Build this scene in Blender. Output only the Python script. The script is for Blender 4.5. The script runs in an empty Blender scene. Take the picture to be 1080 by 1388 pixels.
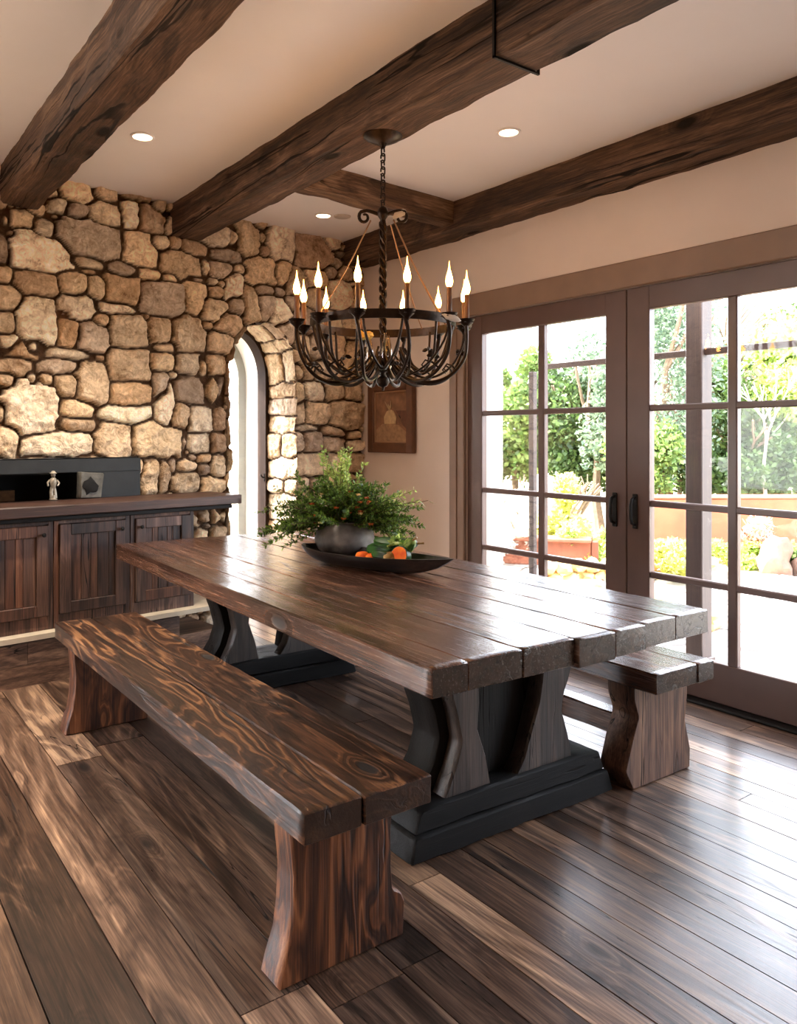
import bpy, bmesh, math, random
import numpy as np
from mathutils import Vector, Matrix, noise, Euler
PI = math.pi
R = math.radians
rnd = random.Random(7)
C = bpy.context.scene.collection
scn = bpy.context.scene

# ------------------------------------------------------------------ camera, sky, sun, exposure
cam_d = bpy.data.cameras.new('camera'); cam = bpy.data.objects.new('camera', cam_d); C.objects.link(cam)
cam.location = (0, 0, 1.35); cam.rotation_euler = (R(90), 0, R(-35.87))
cam_d.sensor_fit = 'VERTICAL'; cam_d.sensor_height = 36; cam_d.sensor_width = 28.01
cam_d.lens = 1062.4 * 36 / 1388
cam_d.shift_x = (540 - 516.1) / 1388; cam_d.shift_y = (590.5 - 694) / 1388
cam_d.clip_start = .02; cam_d.clip_end = 200
scn.camera = cam
scn.view_settings.view_transform = 'Standard'; scn.view_settings.look = 'None'
scn.view_settings.exposure = 0.96; scn.view_settings.gamma = 1
scn.view_settings.use_curve_mapping = False
w = bpy.data.worlds.new('sky'); scn.world = w; w.use_nodes = True
nt = w.node_tree; nt.nodes.clear()
wo = nt.nodes.new('ShaderNodeOutputWorld'); bg = nt.nodes.new('ShaderNodeBackground'); sky = nt.nodes.new('ShaderNodeTexSky')
sky.sky_type = 'NISHITA'; sky.sun_disc = False; sky.sun_elevation = R(48); sky.sun_rotation = R(-20)
sky.dust_density = 3.0; sky.air_density = .8; sky.ozone_density = .6
mixw = nt.nodes.new('ShaderNodeMixRGB'); mixw.blend_type = 'MIX'; mixw.inputs[0].default_value = .5
mixw.inputs[2].default_value = (7.5, 7.7, 8.0, 1)
nt.links.new(sky.outputs[0], mixw.inputs[1]); nt.links.new(mixw.outputs[0], bg.inputs[0]); nt.links.new(bg.outputs[0], wo.inputs[0])
bg.inputs[1].default_value = 1.7
sun_d = bpy.data.lights.new('sun', 'SUN'); sun_d.energy = 14.0; sun_d.angle = R(.6); sun_d.color = (1, .93, .82)
sun = bpy.data.objects.new('sun', sun_d); C.objects.link(sun)
sun.rotation_euler = Vector((.42, -.80, -.85)).to_track_quat('-Z', 'Y').to_euler(); sun.location = (3, 8, 8)
def portal(name, loc, rot, sx, sy):
    d = bpy.data.lights.new(name, 'AREA'); d.shape = 'RECTANGLE'; d.size = sx; d.size_y = sy; d.cycles.is_portal = True
    o = bpy.data.objects.new(name, d); C.objects.link(o); o.location = loc; o.rotation_euler = rot
portal('portal_right', (3.95, 2.05, 1.1), (0, R(90), 0), 2.2, 4.0)

# ------------------------------------------------------------------ materials
def lin(c):
    return tuple(((v / 255) / 12.92 if v / 255 <= .04045 else ((v / 255 + .055) / 1.055) ** 2.4) for v in c) + (1,)
def newmat(name):
    m = bpy.data.materials.new(name); m.use_nodes = True; n = m.node_tree
    return m, n, n.nodes['Principled BSDF']
def nd(n, t, **k):
    x = n.nodes.new(t)
    for a, b in k.items(): setattr(x, a, b)
    return x
def mth(n, op, a, b=None, c=None, clamp=False):
    x = nd(n, 'ShaderNodeMath', operation=op); x.use_clamp = clamp
    for i, v in enumerate((a, b, c)):
        if v is None: continue
        if isinstance(v, (int, float)): x.inputs[i].default_value = v
        else: n.links.new(v, x.inputs[i])
    return x.outputs[0]
def ramp(n, fac, stops, interp='LINEAR'):
    r = nd(n, 'ShaderNodeValToRGB'); cr = r.color_ramp; cr.interpolation = interp
    while len(cr.elements) < len(stops): cr.elements.new(.5)
    for e, (p, c) in zip(cr.elements, stops): e.position = p; e.color = c
    n.links.new(fac, r.inputs[0]); return r.outputs[0]
def mixc(n, fac, a, b, mode='MIX'):
    x = nd(n, 'ShaderNodeMixRGB', blend_type=mode)
    for i, v in enumerate((fac, a, b)):
        if isinstance(v, (int, float)): x.inputs[i].default_value = v
        elif isinstance(v, tuple): x.inputs[i].default_value = v
        else: n.links.new(v, x.inputs[i])
    return x.outputs[0]
def smooth(n, v, a, b):
    x = nd(n, 'ShaderNodeMapRange', interpolation_type='SMOOTHSTEP'); n.links.new(v, x.inputs[0])
    x.inputs[1].default_value = a; x.inputs[2].default_value = b; return x.outputs[0]
def plain(name, col, rough=.6, metal=0, noise_amt=.12, scale=12, bump=.05, spec=.5, emit=None, es=0, dist=.01):
    m, n, p = newmat(name)
    tc = nd(n, 'ShaderNodeTexCoord'); ns = nd(n, 'ShaderNodeTexNoise'); ns.inputs['Scale'].default_value = scale; ns.inputs['Detail'].default_value = 5
    n.links.new(tc.outputs['Object'], ns.inputs['Vector'])
    a = tuple(c * (1 - noise_amt) for c in lin(col)[:3]) + (1,); b = tuple(min(1, c * (1 + noise_amt)) for c in lin(col)[:3]) + (1,)
    n.links.new(ramp(n, ns.outputs[0], [(.3, a), (.7, b)]), p.inputs['Base Color'])
    p.inputs['Roughness'].default_value = rough; p.inputs['Metallic'].default_value = metal
    p.inputs['Specular IOR Level'].default_value = spec
    if bump:
        bm = nd(n, 'ShaderNodeBump'); bm.inputs['Strength'].default_value = bump; bm.inputs['Distance'].default_value = dist
        n.links.new(ns.outputs[0], bm.inputs['Height']); n.links.new(bm.outputs[0], p.inputs['Normal'])
    if emit: p.inputs['Emission Color'].default_value = lin(emit); p.inputs['Emission Strength'].default_value = es
    return m
def wood(name, cols, axis='Y', rough=.4, freq=34, contrast=1.0, knots=1.0, crack=1.0, vary=.35, bump=.25, across=3.2, along=.5, hewn=0.0, spec=.5, endcol=None, coat=0.0, tone=0.0):
    """procedural timber: cathedral grain as contour lines of a stretched noise, fibre streaks, knots and splits"""
    m, n, p = newmat(name)
    tc = nd(n, 'ShaderNodeTexCoord'); at = nd(n, 'ShaderNodeAttribute', attribute_name='pcol')
    off = nd(n, 'ShaderNodeVectorMath', operation='SCALE'); n.links.new(at.outputs['Vector'], off.inputs[0]); off.inputs['Scale'].default_value = 9.0
    add = nd(n, 'ShaderNodeVectorMath', operation='ADD'); n.links.new(tc.outputs['Object'], add.inputs[0]); n.links.new(off.outputs[0], add.inputs[1])
    def mapped(ac, al):
        mp = nd(n, 'ShaderNodeMapping'); s = [ac, ac, ac]; s['XYZ'.index(axis)] = al
        mp.inputs['Scale'].default_value = s; n.links.new(add.outputs[0], mp.inputs['Vector']); return mp.outputs[0]
    def tn(v, sc, det=3, rg=.5, dis=0):
        x = nd(n, 'ShaderNodeTexNoise'); n.links.new(v, x.inputs['Vector']); x.inputs['Scale'].default_value = sc
        x.inputs['Detail'].default_value = det; x.inputs['Roughness'].default_value = rg; x.inputs['Distortion'].default_value = dis
        return x.outputs[0]
    mA = mapped(across, along)
    vo = nd(n, 'ShaderNodeTexVoronoi'); vo.inputs['Scale'].default_value = 1.15; n.links.new(mapped(across * .9, across * .38), vo.inputs['Vector'])
    kd = vo.outputs['Distance']
    kn = smooth(n, kd, .26, .02); core = smooth(n, kd, .125, .06)
    fld = mth(n, 'ADD', tn(mA, 1.0, 3.5, .5, .5), mth(n, 'MULTIPLY', kn, .20 * knots))
    rings = mth(n, 'MULTIPLY_ADD', mth(n, 'SINE', mth(n, 'MULTIPLY', fld, freq)), .5, .5)
    rmask = smooth(n, tn(mapped(across * .6, along * .7), 1.1, 1), .40, .62)
    rings = mth(n, 'MULTIPLY', mth(n, 'POWER', rings, 1.8), mth(n, 'MULTIPLY_ADD', rmask, .8, .25))
    fine = mth(n, 'MULTIPLY_ADD', mth(n, 'SINE', mth(n, 'MULTIPLY', fld, freq * 3.3)), .5, .5)
    fib = tn(mapped(95, 2.2), 1.6, 4, .7)
    blot = tn(mapped(across * .9, along * .8), 1.7, 3, .5)
    streak = tn(mapped(22, .3), 1.2, 3, .6)
    f = mth(n, 'MULTIPLY', rings, .30 * contrast); f = mth(n, 'MULTIPLY_ADD', fine, .08 * contrast, f)
    f = mth(n, 'MULTIPLY_ADD', mth(n, 'SUBTRACT', fib, .5), 1.0, f); f = mth(n, 'MULTIPLY_ADD', mth(n, 'SUBTRACT', blot, .5), .6, f)
    f = mth(n, 'MULTIPLY_ADD', mth(n, 'SUBTRACT', streak, .5), .6, f)
    f = mth(n, 'ADD', f, .28)
    if tone:
        st_ = nd(n, 'ShaderNodeSeparateXYZ'); n.links.new(at.outputs['Vector'], st_.inputs[0]); f = mth(n, 'MULTIPLY_ADD', mth(n, 'SUBTRACT', st_.outputs[2], .5), tone, f)
    col = ramp(n, f, [(i / (len(cols) - 1) * .8 + .06, lin(c)) for i, c in enumerate(cols)])
    sp = nd(n, 'ShaderNodeSeparateXYZ'); n.links.new(at.outputs['Vector'], sp.inputs[0])
    val = mth(n, 'MULTIPLY_ADD', sp.outputs[0], vary, 1 - vary / 2)
    hs = nd(n, 'ShaderNodeHueSaturation'); n.links.new(col, hs.inputs['Color']); n.links.new(val, hs.inputs['Value'])
    n.links.new(mth(n, 'MULTIPLY_ADD', sp.outputs[1], vary * .35, .95 - vary * .17), hs.inputs['Saturation'])
    col = hs.outputs[0]
    if endcol:  # weathered grey end grain, darkened further for the shade on the ends
        sn = nd(n, 'ShaderNodeSeparateXYZ'); n.links.new(tc.outputs['Normal'], sn.inputs[0])
        ef = smooth(n, mth(n, 'ABSOLUTE', sn.outputs['XYZ'.index(axis)]), .75, .92)
        ec = ramp(n, tn(add.outputs[0], 38, 5, .7), [(.3, lin(tuple(v * .6 for v in endcol))), (.7, lin(endcol))]); col = mixc(n, mth(n, 'MULTIPLY', ef, .88), col, ec)
    cn = tn(mapped(across * 1.6, along * .55), 1.3, 3, .55, .6)
    msk = smooth(n, tn(mapped(across * .7, along * 1.1), 1.2, 1), .46, .60)
    cr = mth(n, 'MULTIPLY', smooth(n, mth(n, 'ABSOLUTE', mth(n, 'SUBTRACT', cn, .5)), .011 * crack, .003 * crack), msk)
    dark = mth(n, 'MAXIMUM', mth(n, 'MULTIPLY', core, min(1, .92 * knots)), mth(n, 'MULTIPLY', cr, .95 if crack > .05 else 0.0))
    halo = mth(n, 'MULTIPLY', kn, .35 * knots)
    col = mixc(n, halo, col, lin(cols[0]))
    col = mixc(n, dark, col, (.006, .004, .003, 1))
    n.links.new(col, p.inputs['Base Color'])
    rr = mth(n, 'MULTIPLY_ADD', fib, .22, rough - .11); rr = mth(n, 'MULTIPLY_ADD', dark, .3, rr)
    n.links.new(rr, p.inputs['Roughness']); p.inputs['Specular IOR Level'].default_value = spec; p.inputs['Coat Weight'].default_value = coat; p.inputs['Coat Roughness'].default_value = .22
    hgt = mth(n, 'MULTIPLY', rings, .25); hgt = mth(n, 'MULTIPLY_ADD', fib, .5, hgt); hgt = mth(n, 'MULTIPLY_ADD', dark, -1.6, hgt)
    if hewn: hgt = mth(n, 'MULTIPLY_ADD', tn(mapped(14, 5), 1.5, 4, .6), hewn, hgt)
    b = nd(n, 'ShaderNodeBump'); b.inputs['Strength'].default_value = bump; b.inputs['Distance'].default_value = .006
    n.links.new(hgt, b.inputs['Height']); n.links.new(b.outputs[0], p.inputs['Normal'])
    return m
def stone_mat(name, bump=.5, sat=1.0):
    m, n, p = newmat(name)
    tc = nd(n, 'ShaderNodeTexCoord'); at = nd(n, 'ShaderNodeAttribute', attribute_name='pcol')
    def tn(sc, det, rg=.6, dis=0):
        x = nd(n, 'ShaderNodeTexNoise'); n.links.new(tc.outputs['Object'], x.inputs['Vector']); x.inputs['Scale'].default_value = sc
        x.inputs['Detail'].default_value = det; x.inputs['Roughness'].default_value = rg; x.inputs['Distortion'].default_value = dis; return x.outputs[0]
    a = tn(9, 6, .65, .4); b = tn(38, 5, .7, .3)
    pt = nd(n, 'ShaderNodeTexVoronoi'); pt.inputs['Scale'].default_value = 26; wv = nd(n, 'ShaderNodeMixRGB'); wv.inputs[0].default_value = .06
    wn = nd(n, 'ShaderNodeTexNoise'); wn.inputs['Scale'].default_value = 14; wn.inputs['Detail'].default_value = 4; n.links.new(tc.outputs['Object'], wn.inputs['Vector'])
    n.links.new(tc.outputs['Object'], wv.inputs[1]); n.links.new(wn.outputs['Color'], wv.inputs[2]); n.links.new(wv.outputs[0], pt.inputs['Vector'])
    ridge = mth(n, 'ABSOLUTE', mth(n, 'SUBTRACT', tn(17, 5, .6, .8), .5))
    f = mth(n, 'MULTIPLY_ADD', b, .35, mth(n, 'MULTIPLY', a, .62)); f = mth(n, 'MULTIPLY_ADD', ridge, 1.1, f); f = mth(n, 'MULTIPLY_ADD', pt.outputs['Distance'], .10, f); f = mth(n, 'SUBTRACT', f, .02)
    tint = ramp(n, f, [(.36, (.42, .34, .27, 1)), (.48, (.92, .87, .80, 1)), (.58, (1.18, 1.17, 1.15, 1)), (.72, (1.5, 1.52, 1.52, 1))])
    col = mixc(n, 1.0, at.outputs['Color'], tint, 'MULTIPLY')
    rust = smooth(n, tn(4.5, 4, .6, .5), .56, .68)
    col = mixc(n, mth(n, 'MULTIPLY', rust, .22), col, lin((150, 92, 48)))
    n.links.new(col, p.inputs['Base Color']); p.inputs['Roughness'].default_value = .85; p.inputs['Specular IOR Level'].default_value = .25
    bm = nd(n, 'ShaderNodeBump'); bm.inputs['Strength'].default_value = bump; bm.inputs['Distance'].default_value = .035
    n.links.new(f, bm.inputs['Height']); n.links.new(bm.outputs[0], p.inputs['Normal'])
    return m
def leaf_mat(name, c1, c2, trans=.35, rough=.5):
    m, n, p = newmat(name)
    at = nd(n, 'ShaderNodeAttribute', attribute_name='pcol'); sp = nd(n, 'ShaderNodeSeparateXYZ'); n.links.new(at.outputs['Vector'], sp.inputs[0])
    col = mixc(n, sp.outputs[0], lin(c1), lin(c2)); n.links.new(col, p.inputs['Base Color']); p.inputs['Roughness'].default_value = rough
    tr = nd(n, 'ShaderNodeBsdfTranslucent'); n.links.new(col, tr.inputs[0]); mx = nd(n, 'ShaderNodeMixShader'); mx.inputs[0].default_value = trans
    n.links.new(p.outputs[0], mx.inputs[1]); n.links.new(tr.outputs[0], mx.inputs[2]); n.links.new(mx.outputs[0], n.nodes['Material Output'].inputs[0])
    return m
def glass_mat(name, tint=(1, 1, 1, 1), refl=1.0):
    m, n, p = newmat(name); n.nodes.remove(p)
    t = nd(n, 'ShaderNodeBsdfTransparent'); t.inputs[0].default_value = tint; g = nd(n, 'ShaderNodeBsdfGlossy'); g.inputs['Roughness'].default_value = .02
    fr = nd(n, 'ShaderNodeFresnel'); fr.inputs[0].default_value = 1.45; mx = nd(n, 'ShaderNodeMixShader')
    n.links.new(mth(n, 'MULTIPLY', fr.outputs[0], .35 * refl), mx.inputs[0]); n.links.new(t.outputs[0], mx.inputs[1]); n.links.new(g.outputs[0], mx.inputs[2])
    n.links.new(mx.outputs[0], n.nodes['Material Output'].inputs[0]); return m

M = {}
M['floor'] = wood('floor_planks', [(38, 27, 20), (70, 50, 38), (106, 80, 62), (144, 112, 87), (188, 150, 114)], 'Y', rough=.32, coat=.22, tone=.42, freq=62, contrast=1.0, vary=.6, bump=.15, across=4.0, along=.6, knots=.9, crack=.45)
M['riser'] = wood('riser_boards', [(50, 36, 29), (86, 64, 51), (124, 96, 78), (160, 128, 103)], 'X', rough=.5, freq=62, contrast=.8, vary=.5, bump=.15, across=4.0, along=.6, crack=.5)
M['bench'] = wood('bench_timber', [(17, 10, 7), (38, 23, 15), (64, 40, 26), (96, 62, 40), (146, 102, 64)], 'Y', rough=.36, freq=95, contrast=1.5, vary=.2, bump=.3, endcol=(62, 44, 34), across=4.4, along=.8, crack=1.1)
M['bench_leg'] = wood('bench_leg_timber', [(26, 12, 6), (58, 30, 15), (92, 52, 28), (126, 76, 42), (156, 102, 62)], 'Z', rough=.45, freq=80, contrast=1.3, vary=.2, bump=.4, across=5, along=.9, crack=1.3)
M['rbench_leg'] = wood('pale_bench_leg_timber', [(50, 30, 20), (92, 60, 42), (130, 92, 66), (160, 118, 88), (180, 140, 106)], 'Z', rough=.5, freq=30, contrast=.9, vary=.3, bump=.4, across=5, along=.7, crack=1.2)
M['table'] = wood('table_timber', [(32, 18, 12), (62, 38, 26), (92, 59, 42), (120, 82, 58), (146, 106, 78)], 'Y', rough=.25, endcol=(66, 57, 50), coat=.45, freq=60, contrast=.8, vary=.25, bump=.28, across=4, along=.5, crack=1.0, knots=.8)
M['trestle'] = wood('blackened_timber', [(9, 8, 7), (18, 15, 13), (27, 23, 20), (38, 32, 28)], 'Z', rough=.62, spec=.25, freq=50, contrast=.8, vary=.3, bump=.4, across=4, along=.5, crack=.9, knots=.4)
M['trestle_x'] = wood('blackened_beam', [(9, 8, 8), (17, 15, 14), (26, 24, 22), (38, 34, 32)], 'X', rough=.62, spec=.25, freq=50, contrast=.8, vary=.3, bump=.4, across=4, along=.5, crack=.6, knots=.3)
M['upright'] = wood('smoked_upright', [(28, 22, 19), (50, 40, 34), (72, 58, 49), (94, 78, 66)], 'Z', rough=.45, freq=32, contrast=.9, vary=.3, bump=.4, across=5, along=.7, crack=1.0)
M['beam'] = wood('hewn_beam', [(30, 20, 14), (58, 40, 29), (88, 64, 47), (120, 92, 70), (152, 120, 93)], 'Y', rough=.7, freq=50, contrast=.8, vary=.2, bump=.7, across=3.5, along=.5, hewn=1.2, crack=2.0, spec=.3)
M['beam_x'] = wood('hewn_cross_beam', [(42, 28, 18), (76, 52, 36), (108, 80, 56), (140, 108, 80), (166, 132, 100)], 'X', rough=.7, freq=50, contrast=.8, vary=.2, bump=.7, across=3.5, along=.5, hewn=1.2, crack=1.6, spec=.3)
M['cabinet'] = wood('cabinet_boards', [(34, 21, 16), (64, 42, 33), (92, 62, 49), (118, 84, 66), (142, 106, 84)], 'Z', tone=.2, rough=.55, freq=50, contrast=.8, vary=.75, bump=.35, across=5, along=.6, crack=.9, knots=.8)
M['cabinet_x'] = wood('mantel_board', [(34, 19, 14), (60, 36, 27), (86, 56, 42), (112, 76, 58)], 'X', rough=.5, freq=22, contrast=.7, vary=.3, bump=.3, across=4, along=.5, crack=.9, knots=.7)
M['door'] = plain('stained_door_wood', (88, 65, 57), rough=.38, noise_amt=.10, scale=6, bump=.03)
M['casing'] = plain('casing_wood', (128, 102, 82), rough=.5, noise_amt=.10, scale=5, bump=.04)
M['frame'] = plain('picture_frame_wood', (92, 56, 34), rough=.45, noise_amt=.25, scale=14)
M['plaster'] = plain('wall_plaster', (214, 198, 186), rough=.9, noise_amt=.03, scale=3, bump=.06, spec=.2)
M['ceil'] = plain('ceiling_plaster', (238, 233, 230), rough=.95, noise_amt=.02, scale=2, bump=.03, spec=.2)
M['white'] = plain('white_stucco', (238, 234, 226), rough=.9, noise_amt=.03, scale=8)
M['iron'] = plain('wrought_iron', (44, 33, 26), rough=.38, metal=.85, noise_amt=.3, scale=40, bump=.15)
M['blackiron'] = plain('black_iron', (20, 18, 17), rough=.5, metal=.6, noise_amt=.3, scale=30)
M['candle'] = plain('candle_sleeve', (92, 58, 34), rough=.5, noise_amt=.2, scale=30)
M['flame'] = plain('flame_bulb', (255, 200, 120), emit=(255, 176, 84), es=36, bump=0)
M['filament'] = plain('flame_tip', (255, 190, 110), emit=(255, 166, 74), es=12, bump=0)
M['slate'] = plain('slate', (27, 30, 32), rough=.6, noise_amt=.3, scale=9, bump=.3)
M['soot'] = plain('soot_black', (14, 13, 13), rough=.9, noise_amt=.4, scale=9)
M['hearth'] = plain('hearth_stone', (196, 184, 164), rough=.8, noise_amt=.2, scale=7, bump=.3)
M['stone'] = stone_mat('field_stone', .8)
M['pot'] = None
M['bowl'] = wood('dark_bowl_wood', [(16, 10, 7), (34, 23, 17), (50, 36, 28), (68, 50, 40)], 'X', rough=.45, freq=30, contrast=.8, vary=.1, bump=.3, across=8, along=2, crack=.4, knots=.3)
M['glass'] = glass_mat('window_glass')
M['crystal'] = glass_mat('amber_crystal', (1, .86, .62, 1), 2.2)
M['patio'] = None

# ------------------------------------------------------------------ mesh helpers
class MB:
    def __init__(s): s.v = []; s.f = []; s.c = []
    def add(s, vs, fs, col=(0, 0, 0)):
        b = len(s.v); s.v += [tuple(v) for v in vs]; s.f += [tuple(i + b for i in f) for f in fs]; s.c += [col] * len(vs)
    def box(s, a, b, col=(0, 0, 0), bev=0.0):
        x0, y0, z0 = [min(a[i], b[i]) for i in range(3)]; x1, y1, z1 = [max(a[i], b[i]) for i in range(3)]
        if bev <= 0:
            s.add([(x0, y0, z0), (x1, y0, z0), (x1, y1, z0), (x0, y1, z0), (x0, y0, z1), (x1, y0, z1), (x1, y1, z1), (x0, y1, z1)],
                  [(0, 3, 2, 1), (4, 5, 6, 7), (0, 1, 5, 4), (1, 2, 6, 5), (2, 3, 7, 6), (3, 0, 4, 7)], col); return
        e = min(bev, (x1 - x0) * .45, (y1 - y0) * .45, (z1 - z0) * .45)
        vs = []
        for (X, sx) in ((x0, 1), (x1, -1)):
            for (Y, sy) in ((y0, 1), (y1, -1)):
                for (Z, sz) in ((z0, 1), (z1, -1)):
                    vs += [(X, Y + sy * e, Z + sz * e), (X + sx * e, Y, Z + sz * e), (X + sx * e, Y + sy * e, Z)]
        bm = bmesh.new(); [bm.verts.new(v) for v in vs]; r = bmesh.ops.convex_hull(bm, input=bm.verts[:])
        bm.verts.index_update()
        s.add([v.co[:] for v in bm.verts], [[v.index for v in f.verts] for f in bm.faces], col); bm.free()
    def tube(s, pts, r, n=8, col=(0, 0, 0), cap=True):
        pts = [Vector(p) for p in pts]; rs = r if isinstance(r, (list, tuple)) else [r] * len(pts)
        vs = []; fs = []; up = None
        for i, p in enumerate(pts):
            t = (pts[min(i + 1, len(pts) - 1)] - pts[max(i - 1, 0)])
            t = t.normalized() if t.length > 1e-9 else Vector((0, 0, 1))
            if up is None: up = Vector((0, 0, 1)) if abs(t.z) < .9 else Vector((1, 0, 0))
            a = t.cross(up)
            if a.length < 1e-5: a = t.cross(Vector((1, .3, 0)))
            a.normalize(); b = t.cross(a).normalized(); up = a.cross(t)
            for k in range(n):
                q = 2 * PI * k / n; vs.append(p + (a * math.cos(q) + b * math.sin(q)) * rs[i])
        for i in range(len(pts) - 1):
            for k in range(n): fs.append((i * n + k, i * n + (k + 1) % n, (i + 1) * n + (k + 1) % n, (i + 1) * n + k))
        if cap: fs.append(tuple(range(n - 1, -1, -1))); fs.append(tuple((len(pts) - 1) * n + k for k in range(n)))
        s.add(vs, fs, col)
    def lathe(s, prof, n=24, c=(0, 0, 0), col=(0, 0, 0), sx=1, sy=1, fn=None):
        vs = []; fs = []
        for (r, z) in prof:
            for k in range(n):
                q = 2 * PI * k / n; v = Vector((r * math.cos(q) * sx, r * math.sin(q) * sy, z))
                if fn: v = fn(v, q)
                vs.append(v + Vector(c))
        for i in range(len(prof) - 1):
            for k in range(n): fs.append((i * n + k, i * n + (k + 1) % n, (i + 1) * n + (k + 1) % n, (i + 1) * n + k))
        fs.append(tuple(range(n - 1, -1, -1))); fs.append(tuple((len(prof) - 1) * n + k for k in range(n)))
        s.add(vs, fs, col)
    def blob(s, c, rad, seed=0, amp=.15, f=2.0, sub=2, col=(0, 0, 0), rot=None):
        bm = bmesh.new(); bmesh.ops.create_icosphere(bm, subdivisions=sub, radius=1)
        so = Vector((seed * 3.1, seed * 1.7, seed * .9)); vs = []
        for v in bm.verts:
            k = 1 + amp * noise.noise(v.co * f + so) * 2; p = Vector((v.co.x * rad[0] * k, v.co.y * rad[1] * k, v.co.z * rad[2] * k))
            if rot: p.rotate(rot)
            vs.append(p + Vector(c))
        bm.verts.index_update(); s.add(vs, [[v.index for v in f_.verts] for f_ in bm.faces], col); bm.free()
    def build(s, name, mat, parent=None, smooth_ang=40, loc=None):
        me = bpy.data.meshes.new(name); me.from_pydata(s.v, [], s.f)
        if any(c != (0, 0, 0) for c in s.c):
            at = me.color_attributes.new('pcol', 'FLOAT_COLOR', 'POINT')
            at.data.foreach_set('color', np.array([list(c) + [1] for c in s.c], dtype=np.float32).ravel())
        me.validate(); me.update()
        if smooth_ang:
            me.polygons.foreach_set('use_smooth', [True] * len(me.polygons)); me.set_sharp_from_angle(angle=R(smooth_ang))
        me.materials.append(mat); o = bpy.data.objects.new(name, me); C.objects.link(o)
        if parent: o.parent = parent
        if loc: o.location = loc
        return o
def rp(): return (rnd.uniform(.05, 1), rnd.uniform(.05, 1), rnd.uniform(.05, 1))
def roundpoly(pts, r=.006, res=.03):
    """chamfer the corners of a closed outline, then put extra points along its edges"""
    n = len(pts); out = []
    for i in range(n):
        p = Vector(pts[i]); a = Vector(pts[i - 1]) - p; b = Vector(pts[(i + 1) % n]) - p
        ang = a.angle(b) if a.length > 1e-6 and b.length > 1e-6 else PI
        if ang < R(150): out.append(p + a.normalized() * min(r, a.length * .4)); out.append(p + b.normalized() * min(r, b.length * .4))
        else: out.append(p)
    res_ = []
    for i in range(len(out)):
        a = out[i]; b = out[(i + 1) % len(out)]; k = max(1, int((b - a).length / res))
        for j in range(k): res_.append(a.lerp(b, j / k))
    return res_
def prism(mb, outline, L, mp, r=.006, seg=.04, amp=.0025, fr=6.0, seed=0, col=None, res=.03, wob=0.0, c0=0.0):
    """solid with a given outline, drawn out along its length, edges eased and faces hewn by noise; mp(a,b,c)->xyz"""
    if sum(outline[i][0] * outline[(i + 1) % len(outline)][1] - outline[(i + 1) % len(outline)][0] * outline[i][1] for i in range(len(outline))) < 0: outline = outline[::-1]
    o = roundpoly(outline, r, res); n = len(o); cx = sum(p[0] for p in o) / n; cy = sum(p[1] for p in o) / n
    cs = [c0, c0 + r] + [c0 + r + (L - 2 * r) * i / max(1, int(L / seg)) for i in range(1, max(1, int(L / seg)))] + [c0 + L - r, c0 + L]
    nor = []
    for i in range(n):
        t = o[(i + 1) % n] - o[i - 1]; nor.append(Vector((t.y, -t.x)).normalized() if t.length > 1e-9 else Vector((0, 0)))
    sv = Vector((seed * 1.37, seed * 2.11, seed * .71)); vs = []; fs = []
    for ci, c in enumerate(cs):
        ins = r * .8 if ci in (0, len(cs) - 1) else 0
        for i in range(n):
            p = o[i] - nor[i] * ins; q = Vector((p.x, p.y, c))
            d = amp * noise.noise(q * fr + sv) * 1.6 + amp * .6 * noise.noise(q * fr * 3.7 + sv)
            if wob: d += wob * noise.noise(Vector((p.x * .8, p.y * .8, c * 1.6)) + sv)
            p = p + nor[i] * d; dc = amp * noise.noise(Vector((p.x, p.y, 0)) * fr * 2 + sv) * (1 if ci in (0, 1, len(cs) - 2, len(cs) - 1) else 0)
            vs.append(mp(p.x, p.y, c + dc))
    for j in range(len(cs) - 1):
        for i in range(n): fs.append((j * n + i, j * n + (i + 1) % n, (j + 1) * n + (i + 1) % n, (j + 1) * n + i))
    fs.append(tuple(range(n - 1, -1, -1))); fs.append(tuple((len(cs) - 1) * n + i for i in range(n)))
    a = Vector(mp(1, 0, 0)) - Vector(mp(0, 0, 0)); b = Vector(mp(0, 1, 0)) - Vector(mp(0, 0, 0)); c_ = Vector(mp(0, 0, 1)) - Vector(mp(0, 0, 0))
    if a.cross(b).dot(c_) < 0: fs = [f[::-1] for f in fs]
    mb.add(vs, fs, col or rp())
rect = lambda x0, x1, z0, z1: [(x0, z0), (x1, z0), (x1, z1), (x0, z1)]
mpY = lambda a, b, c: (a, c, b)      # outline in x,z drawn out along y
mpX = lambda a, b, c: (c, a, b)      # outline in y,z drawn out along x
mpZ = lambda a, b, c: (a, b, c)
def empty(name, loc, rz=0, parent=None):
    o = bpy.data.objects.new(name, None); C.objects.link(o); o.location = loc; o.rotation_euler = (0, 0, rz); o.empty_display_size = .1
    if parent: o.parent = parent
    return o
def tag(o, label, cat, group=None, kind=None):
    o['label'] = label; o['category'] = cat
    if group: o['group'] = group
    if kind: o['kind'] = kind
    return o
def struct(o, label=None):
    o['kind'] = 'structure'
    if label: o['label'] = label
    return o

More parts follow.
